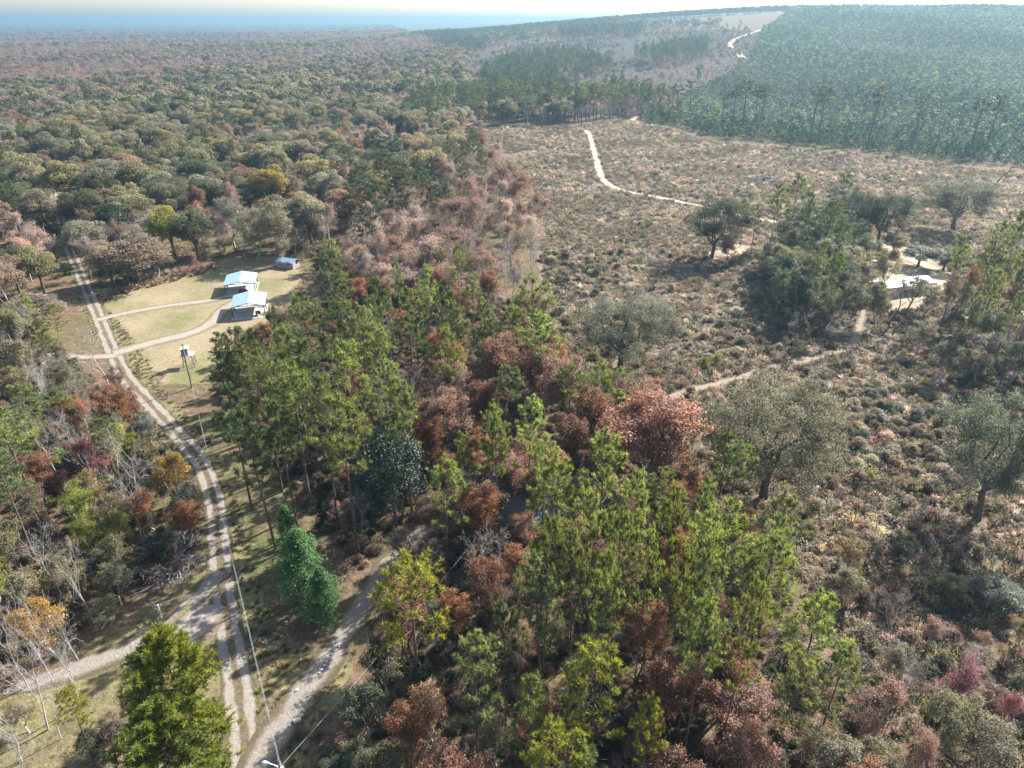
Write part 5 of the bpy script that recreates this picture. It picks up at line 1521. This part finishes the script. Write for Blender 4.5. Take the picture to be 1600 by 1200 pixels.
def split_view(c):
    px, py = proj(c[1], c[2], float(hgt(c[1], c[2])) + c[4] * .7)
    return -40 < px < 1640 and -10 < py < 1290
CAND.sort(key=lambda c: c[1] ** 2 + c[2] ** 2)
CAP = {'pine_tree': 300, 'broadleaf_tree': 300, 'russet_tree': 150, 'thin_tree': 300, 'bare_tree': 200, 'upright_tree': 300}
REST = []
for c in CAND:
    nm = KIND[c[0]][0]
    if split_view(c) and COUNT.get(nm, 0) < CAP[nm]:
        plant(c[0], c[1], c[2], c[3], c[4], c[5])
    else:
        REST.append(c)
print('trees', COUNT, 'rest', len(REST))

# ------------------------------------------------------------------ shrubs and young pines
SC_ = []
def scatter(sp, poly, cell, bounds, seed, smin, smax, keys, hk=.35, extra=.4, keep=1.0, hr=(.8, 1.4)):
    x, y = lattice(poly, cell, bounds, seed, pxm=(-60, 1660, 1330))
    r = np.random.default_rng(seed + 1)
    k = free(x, y, extra, hk, .2) & (r.random(len(x)) < keep)
    for i in np.nonzero(k)[0]:
        s = r.uniform(smin, smax)
        SC_.append((sp if sp != 'mix' else ('bush' if r.random() < .72 else 'twigbush'), x[i], y[i], s, s * r.uniform(*hr) * .75, keys[int(r.integers(len(keys)))]))
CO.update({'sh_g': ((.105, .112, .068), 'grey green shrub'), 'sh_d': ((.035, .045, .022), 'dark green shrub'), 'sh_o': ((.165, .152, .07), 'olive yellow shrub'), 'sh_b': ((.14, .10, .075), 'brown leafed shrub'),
           'sh_t': ((.20, .165, .125), 'tan dry shrub'), 'sh_r': ((.20, .08, .07), 'reddish shrub'), 'sh_y': ((.18, .19, .03), 'yellow green shrub'), 'yp': ((.026, .062, .048), 'young green pine'), 'yp_d': ((.018, .045, .038), 'young dark pine')})  # young pine tints: teal of distance haze mixed into the needle colour
scatter('mix', CLEAR, 3.6, (0, 120, 40, 130), 41, 1.2, 2.8, ('sh_g', 'sh_o', 'sh_d', 'sh_t', 'sh_b', 'sh_g', 'sh_t', 'sh_o', 'sh_y'), keep=.55)
scatter('bush', CLEAR, 7, (-30, 220, 130, 330), 42, 1.4, 3.4, ('sh_d', 'sh_g', 'sh_d', 'sh_g', 'sh_b'), keep=.42)
scatter('mix', CORRIDOR, 3.4, (-100, 2, 40, 180), 43, .8, 2.0, ('sh_d', 'sh_g', 'sh_b', 'sh_o'), keep=.32, extra=.5)
scatter('mix', CENTER, 3.2, (-60, 60, 36, 100), 44, 1.2, 2.6, ('sh_b', 'sh_d', 'sh_b', 'sh_g', 'sh_o'), keep=.45)
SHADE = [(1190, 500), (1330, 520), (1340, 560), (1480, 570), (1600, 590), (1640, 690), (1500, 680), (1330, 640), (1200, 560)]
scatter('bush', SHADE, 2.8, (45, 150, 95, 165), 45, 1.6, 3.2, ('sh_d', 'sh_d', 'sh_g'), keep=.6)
SC_.sort(key=lambda c: (c[1] ** 2 + c[2] ** 2) / c[3] ** 2)
SREST = []
for c in SC_:
    px, py = proj(c[1], c[2], .6)
    if 0 < px < 1600 and 0 < py < 1210 and COUNT.get('shrub', 0) < 300:
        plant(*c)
    else:
        SREST.append(c)
PX = []
def young(poly, cell, bounds, seed, smin, smax, keep):
    x, y = lattice(poly, cell, bounds, seed, pxm=(-60, 1660, 1230))
    r = np.random.default_rng(seed + 1)
    k = free(x, y, .5, .35, .2) & (r.random(len(x)) < keep)
    for i in np.nonzero(k)[0]:
        H = r.uniform(smin, smax)
        PX.append(('youngpine', x[i], y[i], H * .8, H, ('yp', 'yp_d')[int(r.integers(2))]))
young(CLEAR, 9, (-30, 280, 140, 480), 51, 1.2, 3.0, .45)
nclear = len(PX)
young(PLANT, 3.5, (90, 420, 300, 620), 52, 4.2, 7.0, .9)
fr = [c for c in PX if 0 < proj(c[1], c[2], 1)[0] < 1600]
fr.sort(key=lambda c: (c[1] ** 2 + c[2] ** 2) / c[4] ** 2)
IND = set(id(c) for c in fr[:290])
YREST = []
for c in PX:
    if id(c) in IND:
        plant(*c)
    else:
        YREST.append(c)
print('shrubs', len(SC_), 'young', len(PX), 'left over', len(SREST), len(YREST))

# ------------------------------------------------------------------ stuff: what nobody would count
def hidden_set(name, meshes):
    c = bpy.data.collections.new(name)
    for i, me in enumerate(meshes):
        c.objects.link(bpy.data.objects.new(f'{name}_{i}', me))
    return c
def scatter_tree():
    ng = bpy.data.node_groups.new('scatter_plants', 'GeometryNodeTree')
    ng.interface.new_socket('Geometry', in_out='INPUT', socket_type='NodeSocketGeometry')
    ng.interface.new_socket('Plants', in_out='INPUT', socket_type='NodeSocketCollection')
    ng.interface.new_socket('Geometry', in_out='OUTPUT', socket_type='NodeSocketGeometry')
    gi = ng.nodes.new('NodeGroupInput'); go = ng.nodes.new('NodeGroupOutput')
    ci = ng.nodes.new('GeometryNodeCollectionInfo'); ci.inputs['Separate Children'].default_value = True; ci.inputs['Reset Children'].default_value = True
    ip = ng.nodes.new('GeometryNodeInstanceOnPoints'); ip.inputs['Pick Instance'].default_value = True
    def at_(n, t):
        a = ng.nodes.new('GeometryNodeInputNamedAttribute'); a.data_type = t; a.inputs[0].default_value = n
        return a.outputs[0]
    ng.links.new(gi.outputs[0], ip.inputs['Points']); ng.links.new(gi.outputs[1], ci.inputs[0]); ng.links.new(ci.outputs[0], ip.inputs['Instance'])
    ng.links.new(at_('pick', 'INT'), ip.inputs['Instance Index'])
    ng.links.new(at_('turn', 'FLOAT_VECTOR'), ip.inputs['Rotation']); ng.links.new(at_('size', 'FLOAT_VECTOR'), ip.inputs['Scale'])
    ng.links.new(ip.outputs[0], go.inputs[0])
    return ng
NG = scatter_tree()
def mass(name, col, n_kinds, x, y, s, tint, label, zoff=-.05, seed=1):
    """s: (n,3) scales; tint: (n,3) base colours"""
    if len(x) == 0:
        return
    r = np.random.default_rng(seed)
    me = bpy.data.meshes.new(name)
    n = len(x)
    me.vertices.add(n)
    me.vertices.foreach_set('co', np.stack([x, y, hgt(x, y) + zoff], 1).ravel())
    a = me.attributes.new('pick', 'INT', 'POINT'); a.data.foreach_set('value', r.integers(0, n_kinds, n).astype(np.int32))
    a = me.attributes.new('turn', 'FLOAT_VECTOR', 'POINT'); a.data.foreach_set('vector', np.stack([np.zeros(n), np.zeros(n), r.uniform(0, 2 * PI, n)], 1).ravel())
    a = me.attributes.new('size', 'FLOAT_VECTOR', 'POINT'); a.data.foreach_set('vector', np.asarray(s).ravel())
    a = me.attributes.new('tint', 'FLOAT_COLOR', 'POINT'); a.data.foreach_set('color', np.concatenate([tint, np.ones((n, 1))], 1).ravel())
    o = mobj(name, me)
    o['kind'] = 'stuff'; o['label'] = label
    m = o.modifiers.new('scatter', 'NODES'); m.node_group = NG
    sid = [i.identifier for i in NG.interface.items_tree if i.name == 'Plants'][0]
    m[sid] = col
    return o
def tints(keys, n, seed, sd=.16, pick=None):
    r = np.random.default_rng(seed)
    B = np.array([CO[k][0] for k in keys]); i = r.integers(len(keys), size=n) if pick is None else pick
    return np.clip(B[i] * (1 + r.normal(0, sd, (n, 1))) * (1 + r.normal(0, sd * .4, (n, 3))), .006, .7)
def lod(fn, tm, cm, n, H, **kw):
    out = []
    for i in range(n):
        T, C = fn(i, **kw); norm_height([T, C], 1.0)
        W = width_of([C]) if C.v else 1
        for g in (T, C):
            g.v = [v * [1 / W, 1 / W, 1] for v in g.v]
        out.append(two_mat_mesh('far_plant', T, C, M[tm], M[cm]))
    return out
L_dome = hidden_set('far_dome', lod(lambda i: make_dome(400 + i, 15, 5, 24, 26, 1.05, tri=False), 'bark', 'leaf_i', 5, 1))
L_pine = hidden_set('far_pine', lod(lambda i: make_pine(420 + i, 20, .5, 3.4, 9, 7, 1.05, .34, .5, lodt=0), 'pinebark', 'needle_i', 4, 1))
L_bare = hidden_set('far_bare', lod(lambda i: make_bare(440 + i, 13, 3, 40, .2, (2, 3), per=5, size=.45, keep=.8), 'greybark', 'leaf_i', 4, 1))
L_yp = hidden_set('far_young_pine', lod(lambda i: make_young_pine(460 + i, 2.6, 6, .5, .14, 14), 'pinebark', 'needle_i', 4, 1))
L_bush = hidden_set('low_bush', lod(lambda i: make_shrub(480 + i, 1.6, 1.2, 'leafy', 220, .2), 'bark', 'leaf_i', 4, 1))
L_broom = hidden_set('dry_tuft', lod(lambda i: make_shrub(500 + i, 1.1, .9, 'broom', 60, .13), 'bark', 'dry', 5, 1))
L_puff = hidden_set('dry_puff', lod(lambda i: make_shrub(540 + i, 1.0, 1.0, 'leafy', 130, .26), 'bark', 'dry', 4, 1))
L_twig = hidden_set('twig_bush', lod(lambda i: make_shrub(520 + i, 1.8, 1.1, 'twig', 260, .2), 'greybark', 'leaf_i', 3, 1))
def sz(W, H): return np.stack([W, W, H], 1)

# leftover single trees and all far ones
def rest_of(sps): return [c for c in REST if c[0] in sps]
CO.update({'far_m': ((.235, .17, .15), ''), 'far_o': ((.165, .16, .085), ''), 'far_r': ((.21, .125, .095), ''), 'far_d': ((.075, .09, .052), ''), 'far_b': ((.205, .15, .105), '')})
fx, fy = lattice(FOREST, 9.6, (-1500, 140, 640, 1500), 61)
k = np.hypot(fx, fy) > 0
k &= ~((fx > -620) & (fx < 60) & (fy < 700)); fx, fy = fx[k], fy[k]
fx2, fy2 = lattice(FOREST, 12.5, (-2400, 200, 1500, 2900), 62)
fx3, fy3 = lattice(FOREST, 30, (-7000, 400, 2900, 7600), 63, pxm=(-200, 1400, 1500))
fx4, fy4 = lattice(FOREST, 75, (-12000, 700, 7600, 13500), 60, pxm=(-200, 1400, 1500))
fx3, fy3 = np.concatenate([fx3, fx4]), np.concatenate([fy3, fy4])
r = np.random.default_rng(64)
def kinds(x, y, n):
    big = 1.25 * np.sin(x / 150 + y / 310) + 1.25 * np.sin(y / 190 - x / 90 + 1) + r.normal(0, .5, n)
    return big
X = np.concatenate([fx, fx2]); Y = np.concatenate([fy, fy2]); n = len(X)
sc = np.concatenate([np.full(len(fx), 1.0), np.full(len(fx2), 1.25)])
big = kinds(X, Y, n)
dm = (big > .05); bm = ~dm
pk = np.where((np.hypot(X, Y) < 950) | (big > 1.3), r.choice([1, 3, 4, 1, 3, 2, 0], size=n), r.choice([0, 1, 4, 0, 3, 2, 4, 0], size=n))
FK = ['far_m', 'far_o', 'far_r', 'far_d', 'far_b']
c = rest_of(('dome', 'magnolia', 'upright', 'russet', 'forestoak'))
tx = np.concatenate([X[dm], [q[1] for q in c]]); ty = np.concatenate([Y[dm], [q[2] for q in c]])
tw = np.concatenate([10.5 * sc[dm] * r.uniform(.7, 1.25, dm.sum()), [q[3] for q in c]]); th = np.concatenate([15 * sc[dm] * r.uniform(.75, 1.2, dm.sum()), [q[4] for q in c]])
tc = np.concatenate([tints(FK, int(dm.sum()), 65, .2, pk[dm]), np.array([CO[q[5]][0] for q in c]).reshape(-1, 3)])
mass('far_woodland', L_dome, 5, tx, ty, sz(tw, th), tc, 'rounded autumn woodland spreading away to the horizon')
c = rest_of(('bare', 'pink'))
tx = np.concatenate([X[bm], [q[1] for q in c]]); ty = np.concatenate([Y[bm], [q[2] for q in c]])
tw = np.concatenate([10 * sc[bm] * r.uniform(.7, 1.25, bm.sum()), [q[3] for q in c]]); th = np.concatenate([14 * sc[bm] * r.uniform(.75, 1.15, bm.sum()), [q[4] for q in c]])
mass('far_bare_woodland', L_bare, 4, tx, ty, sz(tw, th), tints(['far_m', 'far_m', 'far_r', 'far_b'], len(tx), 66, .2), 'mauve grey bare woodland spreading away to the horizon')
mass('distant_woodland', L_dome, 5, fx3, fy3, sz(np.where(fy3 > 7600, 82, 34) * r.uniform(.7, 1.3, len(fx3)), 17 * r.uniform(.7, 1.25, len(fx3))), tints(['far_m', 'far_m', 'far_b', 'far_o', 'far_d'], len(fx3), 67, .2), 'woodland canopy fading into haze at the horizon')
c = rest_of(('pine', 'sentinel', 'bushpine'))
rx, ry = lattice(None, 10, (-350, 1500, 1780, 2080), 68)
az = rx / ry; k = az > -.16; rx, ry = rx[k], ry[k]
tx = np.concatenate([rx, [q[1] for q in c]]); ty = np.concatenate([ry, [q[2] for q in c]])
tw = np.concatenate([9 * r.uniform(.8, 1.2, len(rx)), [q[3] for q in c]]); th = np.concatenate([15 * r.uniform(.7, 1.2, len(rx)), [q[4] for q in c]])
mass('far_pine_wood', L_pine, 4, tx, ty, sz(tw, th), tints(['pine_f', 'pine_d'], len(tx), 69), 'dark pines along the skyline ridge and strips')

px_, py_ = lattice(PLANT, 3.7, (90, 640, 620, 900), 71)
px2, py2 = lattice(PLANT, 5.2, (90, 1000, 900, 1400), 72)
px3, py3 = lattice(PLANT, 8.0, (120, 1400, 1400, 1950), 73)
qx = np.concatenate([px_, px2, px3, [q[1] for q in YREST]]); qy = np.concatenate([py_, py2, py3, [q[2] for q in YREST]])
pl = np.concatenate([np.full(len(px_), 5.6), np.full(len(px2), 7.0), np.full(len(px3), 9.0), [q[4] for q in YREST]])
n = len(qx); hgtv = pl * r.uniform(.7, 1.25, n)
mass('pine_plantation', L_yp, 4, qx, qy, sz(hgtv * 1.05, hgtv * (1 + .22 * np.sin(qx / 43 + np.sin(qy / 71)))), tints(['yp', 'yp_d', 'yp_d', 'pine_g'], n, 74, .2) * (1 + .3 * np.sin(qx / 60 + 1.5 * np.sin(qy / 90)) * np.sin(qy / 110 + 2))[:, None], 'young planted pines covering the slope on the right')

# ground cover
def cover(poly, cell, bounds, seed, hk=.12, extra=.1, keep=1.0, pxm=(-120, 1720, 1400)):
    x, y = lattice(poly, cell, bounds, seed, pxm=pxm)
    q = np.random.default_rng(seed + 5)
    k = free(x, y, extra, hk, .1) & (q.random(len(x)) < keep)
    return x[k], y[k]
x1, y1 = cover(CLEAR, 1.0, (-5, 130, 38, 130), 81)
x2, y2 = cover(CLEAR, 1.4, (-40, 290, 130, 270), 82)
x3, y3 = cover(CLEAR, 2.0, (-40, 330, 270, 500), 83)
x = np.concatenate([x1, x2, x3]); y = np.concatenate([y1, y2, y3]); n = len(x)
w = np.concatenate([np.full(len(x1), 1.45), np.full(len(x2), 1.8), np.full(len(x3), 2.3)]) * r.uniform(.5, 1.5, n)
CO.update({'gr_p': ((.355, .30, .24), ''), 'gr_t': ((.275, .23, .17), ''), 'gr_o': ((.18, .165, .11), ''), 'gr_b': ((.16, .128, .10), ''), 'gr_g': ((.115, .118, .072), ''), 'lt_b': ((.20, .138, .098), ''), 'lt_p': ((.28, .185, .14), ''), 'gs_g': ((.10, .12, .035), ''), 'gs_t': ((.19, .16, .09), '')})
pat = np.sin(x / 9 + 2 * np.sin(y / 17)) + np.sin(y / 7 - x / 23) + .8 * np.sin(x / 3.1 + y / 4.3) + r.normal(0, .6, n)
pk = np.where(pat > .2, r.choice([0, 1, 0, 1, 2], size=n), r.choice([2, 3, 4, 3, 1], size=n))
tt = tints(['gr_p', 'gr_t', 'gr_o', 'gr_b', 'gr_g'], n, 84, .2, pk); hh2 = w * np.where(np.hypot(x, y) < 130, .58, .44) * r.uniform(.6, 1.3, n); kk = r.random(n) < .84
mass('dry_brush', L_puff, 4, x[kk], y[kk], sz(w, hh2)[kk], tt[kk], 'dry tan weeds and seed heads covering the clearing')
mass('dry_grass', L_broom, 5, x[~kk], y[~kk], sz(w, hh2 * 1.4)[~kk], tt[~kk], 'dry tan broom grass standing in the clearing')
xb, yb = cover(CLEAR, 2.1, (-40, 330, 38, 480), 85)
pb = np.sin(xb / 13 + 1.7 * np.sin(yb / 21)) + np.sin(yb / 10 - xb / 31) + .7 * np.sin(xb / 4.7 - yb / 5.9)
kb = r.random(len(xb)) < np.clip(.16 + .22 * (pb + .2), .05, .75)
xb, yb = xb[kb], yb[kb]
wb = r.uniform(.8, 2.6, len(xb))
c = SREST
xx = np.concatenate([xb, [q[1] for q in c]]); yy = np.concatenate([yb, [q[2] for q in c]]); ww = np.concatenate([wb, [q[3] for q in c]])
mass('low_brush', L_bush, 4, xx, yy, sz(ww, ww * .62), tints(['sh_g', 'sh_d', 'sh_o', 'sh_g', 'gr_b', 'sh_t'], len(xx), 86, .2), 'low grey green brush scattered through the clearing')
xs, ys = lattice(SLOPE, 5.5, (-260, 620, 480, 1900), 87)
ws = r.uniform(1.5, 4.0, len(xs)) * (1 + .5 * np.sin(xs / 37 + np.sin(ys / 53)))
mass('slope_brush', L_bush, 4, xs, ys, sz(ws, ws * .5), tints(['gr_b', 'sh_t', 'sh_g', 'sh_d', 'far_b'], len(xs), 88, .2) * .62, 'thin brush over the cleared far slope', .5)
xt, yt = cover(CLEAR, 1.9, (-5, 190, 38, 200), 89)
pt = np.sin(xt / 8 + 1.3 * np.sin(yt / 15)) + np.sin(yt / 9 - xt / 19)
kt = r.random(len(xt)) < np.clip(.25 + .3 * pt, .04, .8); xt, yt = xt[kt], yt[kt]
wt = r.uniform(1.2, 3.0, len(xt))
mass('tangled_scrub', L_twig, 3, xt, yt, sz(wt, wt * r.uniform(.5, .95, len(xt))), tints(['gr_t', 'gr_p', 'sh_o', 'gr_b', 'sh_g', 'gr_o'], len(xt), 90, .2), 'tangled twiggy scrub in drifts over the nearer clearing')
def under(poly, cell, bounds, seed, keys, name, label, smin, smax, col, nk, hh_=.7, keep=1.0, extra=.1, open_=False):
    x, y = lattice(poly, cell, bounds, seed, pxm=(-120, 1720, 1400))
    q = np.random.default_rng(seed + 5)
    k = (q.random(len(x)) < keep) & ~near_road(x, y, extra)
    px, py = proj(x, y, hgt(x, y))
    if not open_:
        for p_ in (LAWN, YARD, WESTYARD):
            k &= ~in_poly(px, py, p_)
    for hx, hy, rr_ in HOUSES:
        k &= np.hypot(x - hx, y - hy) > rr_
    x, y = x[k], y[k]; n = len(x)
    w = q.uniform(smin, smax, n)
    mass(name, col, nk, x, y, sz(w, w * hh_ * q.uniform(.6, 1.3, n)), tints(keys, n, seed, .22), label)
under(CENTER, 1.25, (-80, 60, 36, 175), 91, ['lt_b', 'lt_p', 'lt_b', 'sh_d', 'sh_g', 'gr_b'], 'wood_undergrowth', 'brown leafed undergrowth under the middle wood', .9, 2.0, L_twig, 3, .8, .8)
under(CENTER, 1.9, (-80, 60, 36, 175), 92, ['sh_d', 'sh_b', 'sh_o', 'sh_g', 'lt_b'], 'wood_brush', 'leafy brush under the middle wood', .9, 2.2, L_bush, 4, .7, .7)
under(WEST, 1.7, (-115, -18, 42, 150), 93, ['lt_b', 'gr_t', 'sh_o', 'sh_d', 'gr_b', 'sh_g'], 'west_undergrowth', 'mixed brush under the trees west of the road', 1.0, 2.4, L_twig, 3, .9, .85)
under(WEST, 2.3, (-115, -18, 42, 150), 94, ['sh_o', 'sh_d', 'sh_g', 'lt_b', 'sh_y'], 'west_brush', 'leafy brush under the trees west of the road', 1.0, 2.4, L_bush, 4, .7, .8)
under(CORRIDOR, .85, (-160, 4, 38, 300), 95, ['gs_g', 'gs_t', 'gr_b', 'gs_g', 'gr_o'], 'verge_grass', 'rough grass along the road verges', .5, 1.1, L_broom, 5, .4, .8, .15)
under(WESTYARD, .75, (-60, -10, 38, 75), 96, ['gs_g', 'gs_t', 'gs_t'], 'yard_grass', 'thin grass in the yard beside the side drive', .3, .7, L_broom, 5, .3, .6, .2, True)
under(FOREST, 4.0, (-330, 60, 120, 420), 97, ['sh_d', 'sh_b', 'gr_b', 'sh_g', 'far_b'], 'forest_undergrowth', 'brush below the forest trees', 2.0, 4.2, L_bush, 4, .7, .85, .9)
RIM = [(160, 475), (185, 440), (250, 425), (335, 412), (352, 420), (250, 445), (190, 462)]
under(RIM, 1.4, (-120, -50, 140, 210), 98, ['gr_t', 'gr_b', 'gr_o', 'lt_p'], 'lawn_edge_weeds', 'tan weeds along the far lawn edge', 1.0, 2.2, L_broom, 5, .8, .9, .3, True)

# ------------------------------------------------------------------ haze
def haze():
    g = Geo(); R = 16000
    box(g, (0, 0, (105 - 3) / 2), (2 * R, 2 * R, 108))
    m, nt, out = new_mat('haze')
    v = N(nt, 'ShaderNodeVolumePrincipled')
    v.inputs['Color'].default_value = (.185, .30, .375, 1)
    v.inputs['Density'].default_value = HAZE_DENSITY
    v.inputs['Anisotropy'].default_value = .40
    nt.links.new(v.outputs[0], out.inputs['Volume'])
    o = mobj('haze', g.mesh('haze', m)); o['kind'] = 'stuff'; o['label'] = 'blue haze thickening with distance'
haze()
print('objects', len(SC.objects))
